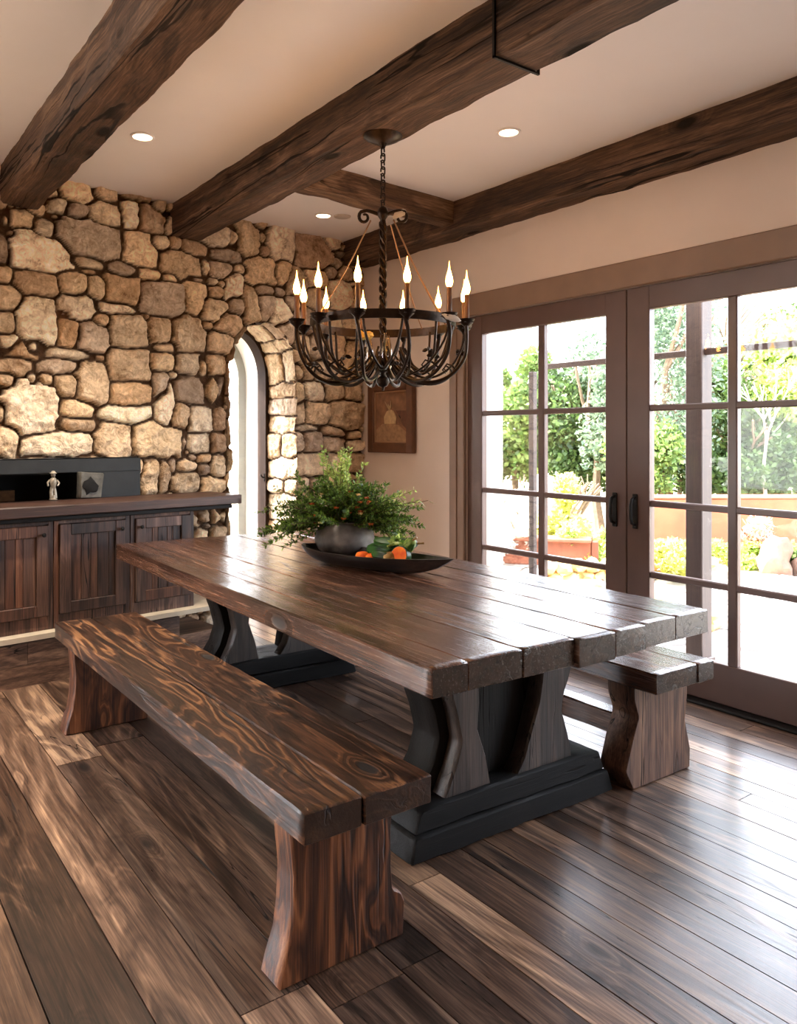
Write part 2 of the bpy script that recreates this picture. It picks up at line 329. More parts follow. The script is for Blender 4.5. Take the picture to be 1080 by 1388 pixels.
# ------------------------------------------------------------------ dimensions of the room
XW, CEIL = 3.643, 2.902
KA = math.atan(.123)
WC = Vector((3.643, 5.276, 0)); WD = Vector((-math.cos(KA), -math.sin(KA), 0)); WN = Vector((math.sin(KA), -math.cos(KA), 0))
def W(s, z, n=0): return WC + WD * s + WN * n + Vector((0, 0, z))       # stone wall: s from the corner to the left, n into the room
AS0, AS1, ASP, AAP = .70, 1.275, 1.80, 2.175                              # arch: sides, spring line, apex
AC, AW, AR = (AS0 + AS1) / 2, (AS1 - AS0) / 2, AAP - ASP
def arch_profile(n=28, zb=0.0, grow=0.0):
    pts = [(AS0 - grow, zb)]; pts += [(AS0 - grow, zb + (ASP - zb) * i / 12) for i in range(1, 12)]
    for i in range(n + 1):
        q = PI * i / n; pts.append((AC - (AW + grow) * math.cos(q), ASP + (AR + grow) * math.sin(q)))
    pts += [(AS1 + grow, ASP - (ASP - zb) * i / 12) for i in range(1, 13)]
    return pts
def in_arch(s, z, g=0):
    return (np.abs(s - AC) < AW + g) & ((z < ASP) | (((s - AC) / (AW + g)) ** 2 + ((z - ASP) / (AR + g)) ** 2 < 1))

# floor: separate boards, laid along the length of the room
mb = MB(); x = -3.0; rf = random.Random(3)
while x < XW + .1:
    wd = rf.uniform(.085, .15) if x > 1.2 else rf.uniform(.13, .22)
    y = -3.2 - rf.uniform(0, 2)
    while y < 5.6:
        L = rf.uniform(1.6, 3.6)
        if y + L > -3.2:
            v = rf.random(); col = (rf.uniform(.05, 1), rf.uniform(.05, 1), rf.uniform(.05, 1))
            z = -rf.uniform(0, .0008); g = .0019
            mb.box((x + g, y + g, -.02), (x + wd - g, y + L - g, z), col, )
        y += L
    x += wd
fl = struct(mb.build('floor', M['floor'], smooth_ang=0))
mb = MB(); mb.box((-3, -3.2, -.08), (XW + .25, 5.9, -.021)); struct(mb.build('trim_1', M['soot'], smooth_ang=0), 'dark sub floor below the boards')

# ceiling, plain walls
mb = MB(); mb.box((-3.2, -3.4, CEIL), (XW + .3, 5.9, CEIL + .15)); struct(mb.build('ceiling', M['ceil'], smooth_ang=0))
DY0, DY1, DZ = .08, 4.03, 2.165
mb = MB()
mb.box((XW, DY1, 0), (XW + .22, 5.9, CEIL)); mb.box((XW, DY0, DZ), (XW + .22, DY1, CEIL)); mb.box((XW, -3.4, 0), (XW + .22, DY0, CEIL))
struct(mb.build('wall_right', M['plaster'], smooth_ang=0))
mb = MB()   # back wall and left wall, behind the viewpoint
mb.box((-3.2, -3.3, 0), (XW, -3.1, CEIL))
struct(mb.build('wall_back', M['plaster'], smooth_ang=0))
mb = MB()
mb.box((-3.1, -3.1, 0), (-2.9, 4.7, CEIL))
struct(mb.build('wall_left', M['plaster'], smooth_ang=0))

# ------------------------------------------------------------------ stone wall
nr = np.random.RandomState(5)
def vnoise(U, V, sc, seed, octv=3):
    out = np.zeros_like(U); amp = 1.0; tot = 0
    for o in range(octv):
        g = np.random.RandomState(seed + o * 17).rand(97, 97); u = U * sc + 31.7 + o * 7.3; v = V * sc + 17.1 + o * 3.9
        i = np.floor(u).astype(int); j = np.floor(v).astype(int); fu = u - i; fv = v - j
        fu = fu * fu * (3 - 2 * fu); fv = fv * fv * (3 - 2 * fv)
        a = g[i % 97, j % 97]; b = g[(i + 1) % 97, j % 97]; c = g[i % 97, (j + 1) % 97]; d = g[(i + 1) % 97, (j + 1) % 97]
        out += amp * ((a * (1 - fu) + b * fu) * (1 - fv) + (c * (1 - fu) + d * fu) * fv - .5); tot += amp; amp *= .5; sc *= 2.1
    return out / tot * 2
PAL = [(208, 184, 150), (198, 170, 134), (214, 194, 164), (186, 156, 122), (204, 176, 140), (176, 144, 112), (190, 168, 144), (226, 206, 176), (196, 160, 118), (202, 172, 134), (216, 186, 144), (164, 142, 120)]
# centre and half size of each big stone, metres along the wall from the corner and up
def photo_stones():
    """stones of the wall measured on the photograph and turned into metres on the wall plane"""
    Z3 = "350,90,80,45 475,100,58,35 265,155,45,35 345,182,50,35 475,190,70,55 585,195,40,60 680,220,55,55 620,120,65,25 710,165,30,35 100,215,70,40 35,215,20,40 205,260,50,42 50,275,20,20 15,345,35,70 255,207,25,13 190,360,135,85 405,310,150,85 635,350,80,75 718,322,42,35 780,325,28,30 865,345,58,32 400,405,75,30 410,447,50,14 550,440,65,35 675,465,48,32 810,415,90,58 765,475,38,22 25,465,40,40 170,500,92,58 325,500,60,50 440,520,42,52 550,530,85,75 725,570,98,72 875,565,52,78 950,492,25,20 885,485,35,15 965,540,30,30 995,505,17,22 990,440,50,40 917,430,17,38 1020,380,65,33 960,285,70,45 1050,300,30,55 1045,520,40,60 1060,600,35,50 40,565,65,55 170,660,82,95 350,610,85,58 525,610,95,28 30,675,45,50 310,715,48,65 290,635,25,15 425,745,70,68 570,725,85,72 715,710,55,60 850,730,75,85 650,650,18,20 950,625,55,52 1020,685,55,50 985,770,55,50 460,670,35,30 925,690,25,25 50,770,60,50 150,785,40,35 740,790,50,25"
    Z4 = "95,40,95,45 310,68,115,28 450,78,28,18 265,115,95,35 75,115,80,40 215,172,28,28 575,115,92,78 425,190,72,92 725,95,52,45 855,105,58,50 970,108,45,52 30,180,40,30 150,170,22,30 305,205,48,48 580,235,85,60 720,200,35,65 745,290,40,95 875,228,78,62 980,228,28,62 145,310,125,105 15,330,25,50 345,310,78,42 360,378,95,30 560,330,108,42 800,335,42,55 900,350,48,60 982,355,28,55 40,455,55,70 270,470,155,52 510,445,80,75 705,450,105,70 825,465,12,50 895,460,45,42 975,460,30,42 680,610,45,80 730,610,30,80 840,570,50,30 775,560,20,40 830,630,60,55 865,525,20,15 915,530,32,22 910,580,24,30 975,565,32,50 955,655,55,40 850,795,55,35 970,790,35,35"
    Z8 = "880,320,45,30 960,320,25,30 870,400,35,25 950,390,38,32"
    Z5 = "190,130,60,65 262,120,15,25 335,155,55,65 455,180,60,62 140,200,80,30 260,255,55,55 155,320,40,55 270,330,35,25 345,255,30,60 270,180,20,25 400,300,50,50 470,290,50,40 560,350,50,55 480,360,50,40 55,410,55,45 125,470,50,50 160,415,35,45 210,395,38,70 275,400,32,50 330,430,35,55 350,500,35,45 75,540,55,45 80,625,45,50 15,640,25,40 55,740,60,50 395,600,22,35 405,665,20,45 400,740,25,60 475,740,48,40 545,735,45,40 620,740,30,40 410,825,25,45 480,825,48,45 595,835,60,55 440,885,50,15 545,900,45,22 630,915,30,18 400,945,25,40 460,945,38,40 545,950,45,30 630,960,30,28 450,1030,70,45 560,1030,40,40 630,1020,30,40 480,560,45,60 560,560,45,60 620,600,40,70 620,480,40,60 540,460,45,40 440,640,35,50 500,650,45,45 420,560,30,60 440,470,45,50"
    th = R(35.87); out = []
    def sp(px, py):
        d = Vector((math.sin(th), math.cos(th), 0)) + Vector((math.cos(th), -math.sin(th), 0)) * ((px - 516.1) / 1062.4) + Vector((0, 0, (590.5 - py) / 1062.4))
        o = Vector((0, 0, 1.35)); t = (WC - o).dot(WN) / d.dot(WN); q = o + d * t - WC; return q.dot(WD), q.z
    for txt, ox, oy, k in ((Z3, 0, 230, 3.273), (Z4, 0, 460, 3.273), (Z8, 0, 600, 3.176), (Z5, 270, 280, 2.954)):
        for t in txt.split():
            a, b, c, d = [float(q) for q in t.split(',')]
            s0, z0 = sp(ox + (a - c) / k, oy + b / k); s1, _ = sp(ox + (a + c) / k, oy + b / k); _, z1 = sp(ox + a / k, oy + (b - d) / k); _, z2 = sp(ox + a / k, oy + (b + d) / k)
            s, z = sp(ox + a / k, oy + b / k)
            out.append((s, z, abs(s0 - s1) / 2, abs(z1 - z2) / 2))
    keep = []
    for q in out:
        if all(abs(q[0] - p[0]) > .5 * min(q[2], p[2]) or abs(q[1] - p[1]) > .5 * min(q[3], p[3]) for p in keep): keep.append(q)
    return keep
def stone_field(U, V, seeds, seed=1, dome=.014, lift=.03, gap=(.003, .015), fill=True, fillr=(.03, .075)):
    rs = np.random.RandomState(seed)
    Uw = U + vnoise(U, V, 11, seed + 3) * .012; Vw = V + vnoise(U, V, 11, seed + 9) * .012
    def fields(sd, U, V, want=True):
        D1 = np.full(U.shape, 9.0); D2 = np.full(U.shape, 9.0); I = np.zeros(U.shape, int)
        for k, (cu, cv, a, b) in enumerate(sd):
            m = (np.abs(U - cu) < 2.2 * a + .1) & (np.abs(V - cv) < 2.2 * b + .1)
            if not m.any(): continue
            du = (U[m] - cu); dv = (V[m] - cv)
            if want:
                al = shp[k][0]; c_, s_ = math.cos(al), math.sin(al); du, dv = du * c_ + dv * s_, -du * s_ + dv * c_; pp = shp[k][1]
            else: pp = 2.8
            d = ((np.abs(du) / a) ** pp + (np.abs(dv) / b) ** pp) ** (1 / pp)
            x1 = D1[m]; x2 = D2[m]; i1 = I[m]; sz = min(a, b); better = d < x1
            x2 = np.where(better, x1, np.minimum(x2, d)); i1 = np.where(better, k, i1); x1 = np.where(better, d, x1)
            D1[m] = x1; D2[m] = x2; I[m] = i1
        return D1, D2, I
    sd = list(seeds)
    shp = [(rs.uniform(-.12, .12), rs.uniform(2.2, 3.6)) for _ in range(4000)]
    if fill:
        u0, u1, v0, v1 = U.min(), U.max(), V.min(), V.max(); gu, gv = np.meshgrid(np.arange(u0, u1, .015), np.arange(v0, v1, .015))
        for it in range(9):
            D1, _, _ = fields(sd, gu, gv, False); fr = np.argwhere(D1 > 1.42); rs.shuffle(fr); added = []
            for (i, j) in fr:
                a = rs.uniform(*fillr) * (1.5 if it == 0 else (1 if it < 4 else .6)); b = a * rs.uniform(.6, .95); cu, cv = gu[i, j], gv[i, j]
                need = 1.0 if it < 3 else .7
                if all(((cu - p[0]) / (p[2] + a * need)) ** 2 + ((cv - p[1]) / (p[3] + b * need)) ** 2 > .95 for p in sd + added): added.append((cu, cv, a, b))
            sd += added
            if len(sd) > 1500: break
    D1, D2, I = fields(sd, Uw, Vw)
    A = np.array(sd); size = np.minimum(A[:, 2], A[:, 3])[I]
    g = (D2 - D1) * size * .5
    sm = lambda x, a, b: (lambda t: t * t * (3 - 2 * t))(np.clip((x - a) / (b - a), 0, 1))
    m = sm(g, *gap) * (1 - sm(D1, 1.28, 1.55))
    n = len(sd); rh = rs.uniform(0, .022, n); tx = rs.uniform(-.16, .16, n); ty = rs.uniform(-.16, .16, n)
    rough = np.abs(vnoise(U + I * .37, V + I * .21, 7, seed + 21, 4)) * -.052 + .018 + np.abs(vnoise(U + I * .11, V, 24, seed + 31, 3)) * -.016
    h = m * (lift + rh[I] + dome * (1 - np.clip(D1, 0, 1.2) ** 2.4) + tx[I] * (U - A[I, 0]) + ty[I] * (V - A[I, 1]) + rough) + (1 - m) * vnoise(U, V, 40, seed + 5, 2) * .004
    pal = np.array([lin(c)[:3] for c in PAL]); pal = pal * .82 + pal.mean(axis=1, keepdims=True) * .18; ci = rs.randint(0, len(PAL), n); lightish = np.array([0, 2, 4, 6, 7, 10, 9]); big = np.minimum(A[:, 2], A[:, 3]) > .055; ci = np.where(big & (rs.rand(n) < .75), lightish[rs.randint(0, len(lightish), n)], ci); sc = np.minimum(pal[ci] * rs.uniform(.95, 1.35, (n, 1)), .92)
    mort = np.array(lin((74, 54, 38))[:3]); mm = sm(m, .12, .5)[..., None]
    col = sc[I] * mm + mort * (1 - mm)
    return h, col
def grid_mesh(name, P, col, keep, mat, parent=None):
    """P: (a,b,3) grid of points"""
    a, b, _ = P.shape; idx = np.arange(a * b).reshape(a, b)
    q = np.stack([idx[:-1, :-1], idx[1:, :-1], idx[1:, 1:], idx[:-1, 1:]], -1).reshape(-1, 4)
    kf = (keep[:-1, :-1] & keep[1:, :-1] & keep[1:, 1:] & keep[:-1, 1:]).ravel(); q = q[kf]
    used = np.unique(q); rem = np.full(a * b, -1); rem[used] = np.arange(len(used)); q = rem[q]; V = P.reshape(-1, 3)[used]; cc = col.reshape(-1, 3)[used]
    me = bpy.data.meshes.new(name); me.from_pydata(V.tolist(), [], q.tolist())
    at = me.color_attributes.new('pcol', 'FLOAT_COLOR', 'POINT'); at.data.foreach_set('color', np.concatenate([cc, np.ones((len(cc), 1))], 1).astype(np.float32).ravel())
    me.polygons.foreach_set('use_smooth', [True] * len(me.polygons)); me.materials.append(mat); me.update()
    o = bpy.data.objects.new(name, me); C.objects.link(o)
    if parent: o.parent = parent
    return o
S_END = 4.6; NB0, NZ0, NZ1 = 1.945, .94, 1.212      # firebox opening
us = np.arange(-.02, S_END, .0088); vs_ = np.arange(0, CEIL + .012, .0088)
U, V = np.meshgrid(us, vs_, indexing='ij')
H, COL = stone_field(U, V, photo_stones(), seed=4)
# the pale dressed stone beside the firebox
arc = in_arch(U, V); keep = ~arc & ~((U > NB0) & (V > .3) & (V < NZ1))
Vc = V.copy(); Uc = U.copy()
# pull the lip of the arch and of the corner back into the wall so the edge has thickness
dist = np.where(V < ASP, np.abs(np.abs(U - AC) - AW), np.abs(np.sqrt(((U - AC) / AW) ** 2 + ((V - ASP) / AR) ** 2) - 1) * .33)
lip = np.clip(dist / .02, 0, 1); lip = np.where(np.abs(U - AC) < AW + .2, lip, 1)
H = H * (.35 + .65 * lip)
P = np.zeros(U.shape + (3,)); nn = H - .045
for i in range(3): P[..., i] = WC[i] + WD[i] * U + WN[i] * nn + (V if i == 2 else 0)
ws = struct(grid_mesh('wall_stone', P[::-1], COL[::-1], keep[::-1], M['stone']), 'warm tan field stone wall with an arched opening')
# solid core behind the stones
mb = MB()
def wbox(s0, s1, z0, z1, n0, n1, m=mb, col=(0, 0, 0)):
    q = [W(s, z, n) for z in (z0, z1) for (s, n) in ((s0, n0), (s1, n0), (s1, n1), (s0, n1))]
    m.add(q, [(0, 1, 2, 3), (7, 6, 5, 4), (0, 4, 5, 1), (1, 5, 6, 2), (2, 6, 7, 3), (3, 7, 4, 0)], col)
wbox(-.3, AS0 - .06, 0, CEIL, -.05, -.66); wbox(AS1 + .06, NB0, 0, CEIL, -.05, -.66); wbox(NB0, S_END, NZ1, CEIL, -.05, -.66)
wbox(NB0, S_END, 0, CEIL, -.40, -.66); wbox(NB0, S_END, 0, .3, -.05, -.40)
wbox(AS0 - .06, AS1 + .06, AAP + .06, CEIL, -.05, -.66)
struct(mb.build('wall_core', M['plaster'], ws, smooth_ang=0))
# reveal of the arch: stone, then wooden frame, then white stucco, then stucco greyed to stand for shade
prof = arch_profile(48); pl = [0]
for i in range(1, len(prof)): pl.append(pl[-1] + math.dist(prof[i], prof[i - 1]))
tt = np.arange(0, pl[-1], .009); dd = np.arange(-.02, .362, .009)
px_ = np.interp(tt, pl, [p[0] for p in prof]); pz_ = np.interp(tt, pl, [p[1] for p in prof])
tx_ = np.gradient(px_); tz_ = np.gradient(pz_); ln = np.hypot(tx_, tz_); nx_ = tz_ / ln; nz_ = -tx_ / ln      # towards the opening
sd = []; t = 0
while t < pl[-1]:
    L = nr.uniform(.10, .24); 
    if nr.rand() < .45: sd.append((t + L / 2, .17, L / 2, .19))
    else:
        k = nr.uniform(.12, .24); sd += [(t + L / 2, k / 2 - .01, L / 2, k / 2), (t + L / 2, (k + .36) / 2, L / 2, (.36 - k) / 2)]
    t += L
TT, DD = np.meshgrid(tt, dd, indexing='ij')
h2, c2 = stone_field(TT, DD, sd, seed=12, lift=.012, dome=.006, fill=False); h2 = h2 * .5
P2 = np.zeros(TT.shape + (3,)); SX = np.repeat(px_[:, None], len(dd), 1) + nx_[:, None] * (h2 - .012); SZ = np.repeat(pz_[:, None], len(dd), 1) + nz_[:, None] * (h2 - .012)
for i in range(3): P2[..., i] = WC[i] + WD[i] * SX - WN[i] * DD + (SZ if i == 2 else 0)
struct(grid_mesh('arch_reveal', P2, c2, np.ones(TT.shape, bool), M['stone'], ws))
def arch_band(name, n0, n1, g0, g1, mat, zb=0.0, parent=None, open_bottom=True):
    """a band following the arch: inner face grow g0, outer face grow g1, from depth n0 to n1"""
    a = arch_profile(32, zb, g0); b = arch_profile(32, zb, g1); m = MB(); vs = []; k = len(a)
    for (ring, n) in ((a, n0), (b, n0), (b, n1), (a, n1)): vs += [W(s, z, n) for s, z in ring]
    fs = []
    for i in range(k - 1):
        for j in range(4):
            q0 = j * k; q1 = ((j + 1) % 4) * k; fs.append((q0 + i, q1 + i, q1 + i + 1, q0 + i + 1))
    fs += [(0, 3 * k, 2 * k, k), (k - 1, 2 * k - 1, 3 * k - 1, 4 * k - 1)]
    m.add(vs, fs); return m.build(name, mat, parent, smooth_ang=35)
win = empty('window_1', W(AC, 0, -.41)); struct(win, 'tall arched window deep in the stone wall')
inv = lambda o: (setattr(o, 'parent', win), setattr(o, 'matrix_parent_inverse', Matrix.Translation(-Vector(win.location))))
fr_ = arch_band('window_frame', -.352, -.465, -.022, .1, plain('arch_frame_wood', (46, 30, 21), rough=.8, spec=.2, noise_amt=.2, scale=9)); inv(fr_)
st = arch_band('stucco_reveal', -.465, -.66, -.004, .12, M['white']); inv(st)
st2 = arch_band('outer_casing', -.66, -.73, -.075, .14, plain('shade_grey_stucco', (150, 150, 142), rough=.9, noise_amt=.03)); inv(st2)
# casement pane and iron latch in the wooden frame
m_ = MB(); pr_ = arch_profile(24, .1, -.02)
vs = [W(s, z, -.425) for s, z in pr_] + [W(s, z, -.431) for s, z in pr_]; k = len(pr_)
m_.add(vs, [tuple(range(k)), tuple(range(2 * k - 1, k - 1, -1))] + [(i, (i + 1) % k, (i + 1) % k + k, i + k) for i in range(k)])
inv(m_.build('pane', M['glass'], smooth_ang=0))
m_ = MB(); m_.tube([W(AS0 + .012, 1.02, -.37), W(AS0 + .035, 1.02, -.37), W(AS0 + .05, 1.03, -.37), W(AS0 + .055, 1.045, -.37)], .006); m_.tube([W(AS0 + .02, .99, -.37), W(AS0 + .02, 1.05, -.37)], .007)
inv(m_.build('latch', M['blackiron']))

# firebox niche, slate surround, hearth
nic = empty('fireplace', W(2.9, 0, 0)); tag(nic, 'low black slate firebox set in the stone wall above the wooden mantel', 'fireplace')
def chW(o, par): o.parent = par; o.matrix_parent_inverse = Matrix.Translation(-Vector(par.location)); return o
m_ = MB()
wbox(NB0, S_END, NZ1 - .005, NZ1 - .085, .012, -.08, m_); wbox(NB0, 2.27, NZ0, NZ1 - .087, .006, -.08, m_)
chW(m_.build('slate_surround', M['slate'], smooth_ang=0), nic)
m_ = MB(); wbox(NB0, S_END, NZ0, NZ1, -.375, -.395, m_); wbox(NB0, S_END, NZ1 - .1, NZ1, -.08, -.375, m_); wbox(2.2, 2.27, NZ0, NZ1, -.08, -.375, m_); wbox(NB0, S_END, NZ0 - .03, NZ0 + .001, -.02, -.375, m_)
chW(m_.build('firebox', M['soot'], smooth_ang=0), nic)
m_ = MB()
for r_ in range(2):
    for i in range(6):
        s0 = 2.62 + i * .19 + r_ * .09; wbox(s0, s0 + .175, NZ0 + .005 + r_ * .075, NZ0 + .072 + r_ * .075, -.30, -.37, m_, rp())
chW(m_.build('fire_brick', plain('fire_brick', (104, 74, 46), rough=.9, noise_amt=.4, scale=20), smooth_ang=0), nic)
m_ = MB(); wbox(1.55, S_END, .244, .272, .42, -.02, m_); struct(m_.build('trim_2', M['hearth'], smooth_ang=0), 'pale stone hearth slab')
m_ = MB(); s = 1.58
while s < S_END:
    wbox(s + .001, s + .9, 0, .116, .405, -.02, m_, rp()); wbox(s + .3, s + 1.2, .118, .235, .405, -.02, m_, rp()); s += .902
struct(m_.build('trim_3', M['riser'], smooth_ang=0), 'boarded front of the raised hearth')

# mantel board
mt = empty('mantel_shelf', W(1.43, .9, .2), KA); o = MB()
prism(o, [(-.185, .005), (.208, .005), (.208, .065), (-.185, .065)], 2.1, lambda a, b, c: (-c, -a, b), r=.005, amp=.002, seed=3)
o.build('board', M['cabinet_x'], mt)
o = MB(); prism(o, rect(-.185, .185, -.022, .004), 2.02, lambda a, b, c: (-c - .06, -a, b), r=.004, amp=.0015, seed=5); o.build('moulding', M['trestle_x'], mt)
tag(mt, 'long dark wooden mantel shelf running along the stone wall over the cabinets', 'shelf')
# cabinets
def cabinet(s0, s1, label, side_knob):
    c = empty('cabinet', W(s0, .272, .17), KA); wd = s1 - s0
    o = MB(); o.box((-wd + .001, -.155, 0), (-.001, .16, .605), rp()); o.box((-wd + .001, -.17, 0), (-.001, -.15, .075), rp()); o.box((-wd + .001, -.17, .585), (-.001, -.15, .605), rp())
    o.box((-wd + .001, -.172, 0), (-wd + .028, -.155, .605), rp(), .002); o.box((-.028, -.172, 0), (-.001, -.155, .605), rp(), .002); o.build('body', M['cabinet'], c, smooth_ang=0)
    d = MB(); x0, x1, z0, z1 = -wd + .031, -.031, .08, .58; st = .062
    d.box((x0, -.186, z0), (x0 + st, -.158, z1), rp(), .003); d.box((x1 - st, -.186, z0), (x1, -.158, z1), rp(), .003)
    d.box((x0 + st, -.185, z1 - st), (x1 - st, -.158, z1), rp(), .003); d.box((x0 + st, -.185, z0), (x1 - st, -.158, z0 + st), rp(), .003)
    n = 5; pw = (x1 - x0 - 2 * st) / n; xx = x0 + st
    for i in range(n):
        ww = pw * (1 + .3 * math.sin(i * 2.3 + s0 * 9)) if i < n - 1 else x1 - st - xx
        d.box((xx + .001, -.172, z0 + st), (xx + ww - .001, -.160, z1 - st), rp(), .002); xx += ww
    dd_ = d.build('door', M['cabinet'], c, smooth_ang=0)
    k = MB(); kx = x0 + .03 if side_knob else x1 - .03
    k.lathe([(.004, 0), (.005, .008), (.011, .014), (.012, .02), (.006, .026)], 12, fn=lambda v, q: Vector((v.x, -v.z, v.y)), c=(kx, -.186, z1 - .05)); k.build('knob', M['blackiron'], dd_)
    tag(c, label, 'cabinet', 'cabinets below the mantel'); return c
cabinet(1.745, 2.17, 'dark wooden cabinet with plank door at the right end, nearest the arched window', True)
cabinet(2.172, 2.62, 'dark wooden cabinet with plank door in the middle of the row under the mantel', False)
cabinet(2.622, 3.07, 'dark wooden cabinet under the mantel, cut off by the left edge of the photo', False)

# figurine and framed block on the mantel
g = MB(); b = (0, 0, 0)
fig = empty('figurine', W(2.515, .966, .05)); tag(fig, 'small pewter figurine standing on the mantel before the black firebox', 'figurine')
g.lathe([(.022, 0), (.024, .006), (.016, .012), (.013, .03)], 14); g.tube([(-.008, 0, .012), (-.012, 0, .05), (-.004, 0, .08)], [.012, .01, .012]); g.tube([(.012, 0, .012), (.01, .004, .05), (.002, 0, .08)], [.012, .01, .012])
g.lathe([(.012, .07), (.018, .09), (.022, .115), (.016, .13), (.006, .136)], 14); g.blob((0, 0, .15), (.013, .014, .017), 2, .08)
g.tube([(.02, 0, .12), (.032, -.006, .10), (.022, -.015, .085)], [.006, .006, .005]); g.tube([(-.02, 0, .12), (-.033, -.004, .105), (-.03, -.01, .085)], [.006, .006, .005])
g.build('body', plain('pewter', (150, 142, 128), rough=.45, metal=.4, noise_amt=.3, scale=60), fig)
h_ = MB(); h_.lathe([(.016, .158), (.021, .161), (.013, .165), (.011, .172), (.003, .175)], 14); h_.build('hat', plain('pale_pewter', (190, 182, 165), rough=.5, metal=.3), fig)
blk = empty('carved_block', W(2.29, .966, .04), KA); tag(blk, 'small dark square carving with pale side resting at the right of the firebox', 'sculpture')
g = MB(); prism(g, [(-.075, 0), (.06, 0), (.075, .15), (-.07, .165)], .07, mpY, r=.006, amp=.003, seed=8, c0=-.035); g.build('body', plain('carved_stone', (92, 90, 84), rough=.7, noise_amt=.4, scale=25, bump=.4), blk)
g = MB(); g.blob((-.01, -.037, .075), (.04, .014, .05), 4, .35, 2.2); g.build('relief', M['soot'], blk)

# ------------------------------------------------------------------ ceiling beams
def beam(x0, x1, z0, y0, y1, label, seed):
    b = empty('ceiling_beam', ((x0 + x1) / 2, (y0 + y1) / 2, z0)); tag(b, label, 'ceiling beam', 'ceiling beams')
    hw = (x1 - x0) / 2; h = CEIL - z0; o = MB()
    prism(o, [(-hw, 0), (hw, 0), (hw, h + .02), (-hw, h + .02)], y1 - y0, mpY, r=.012, seg=.035, amp=.006, fr=5, seed=seed, res=.03, wob=.004, c0=-(y1 - y0) / 2); o.build('timber', M['beam'], b)
    return b
beam(.867, 1.083, 2.686, -3.1, 4.96, 'rough hewn ceiling beam at the upper left, running to the stone wall', 11)
cb = beam(1.941, 2.157, 2.686, -3.1, 5.10, 'central rough hewn ceiling beam that carries the chandelier', 23)
beam(3.436, 3.66, 2.715, -3.1, 5.27, 'rough hewn beam along the top of the plaster wall above the glass doors', 37)
g = MB(); x0, x1 = -.116, .116; yb = 1.995 - 1.0; z0 = -.008
for (a, b_) in (((x0, yb, z0), (x0 + .008, yb + .01, .22)), ((x1 - .008, yb, z0), (x1, yb + .01, .22)), ((x0, yb, z0), (x1, yb + .01, z0 + .008))): g.box(a, b_)
g.build('iron_strap', M['blackiron'], cb)
sb = empty('ceiling_beam', (2.16, 3.88, 2.752)); sb.rotation_euler = (0, 0, R(5.0)); tag(sb, 'short rough cross beam between the central beam and the wall beam', 'ceiling beam', 'ceiling beams')
g = MB(); prism(g, rect(-.07, .07, 0, .17), 1.30, mpX, r=.01, seg=.035, amp=.006, fr=5, seed=41, wob=.008); g.build('timber', M['beam_x'], sb)

# downlights, with one unseen lamp added on the left to light the stone wall
for (x, y), lb in (((1.379, 4.014), 'round recessed ceiling light between the left beam and the central beam'), ((2.873, 2.861), 'round recessed ceiling light between the central beam and the glass doors'), ((.35, 3.9), 'added ceiling lamp left of the left beam, out of view, to brighten stone wall'), ((2.904, 4.708), 'small round recessed ceiling light near the stone wall, beyond the cross beam')):
    d = empty('recessed_light', (x, y, CEIL)); tag(d, lb, 'ceiling light', 'recessed ceiling lights'); g = MB()
    g.lathe([(.062, -.001), (.061, -.006), (.05, -.008), (.047, -.002)], 28); g.build('trim_ring', M['ceil'], d)
    g = MB(); g.lathe([(.046, -.004), (.046, -.0055)], 24); g.build('lamp', plain('downlight_glow', (255, 235, 205), emit=(255, 222, 180), es=5, bump=0), d)
    l = bpy.data.lights.new('downlight', 'SPOT'); l.energy = 95 if x < 2 else 8; l.color = (1, .86, .70); l.spot_size = R(100); l.spot_blend = .8; l.shadow_soft_size = .04
    lo = bpy.data.objects.new('downlight', l); C.objects.link(lo); lo.location = (0, 0, -.02); lo.parent = d
v_ = empty('ceiling_vent', (3.03, 4.655, CEIL)); tag(v_, 'faint round flush disc on the ceiling beside the far recessed light', 'vent')
g = MB(); g.lathe([(.06, .0), (.06, -.004), (.055, -.006), (.0, -.006)], 28); g.build('disc', plain('vent_grey', (196, 184, 172), rough=.8), v_)

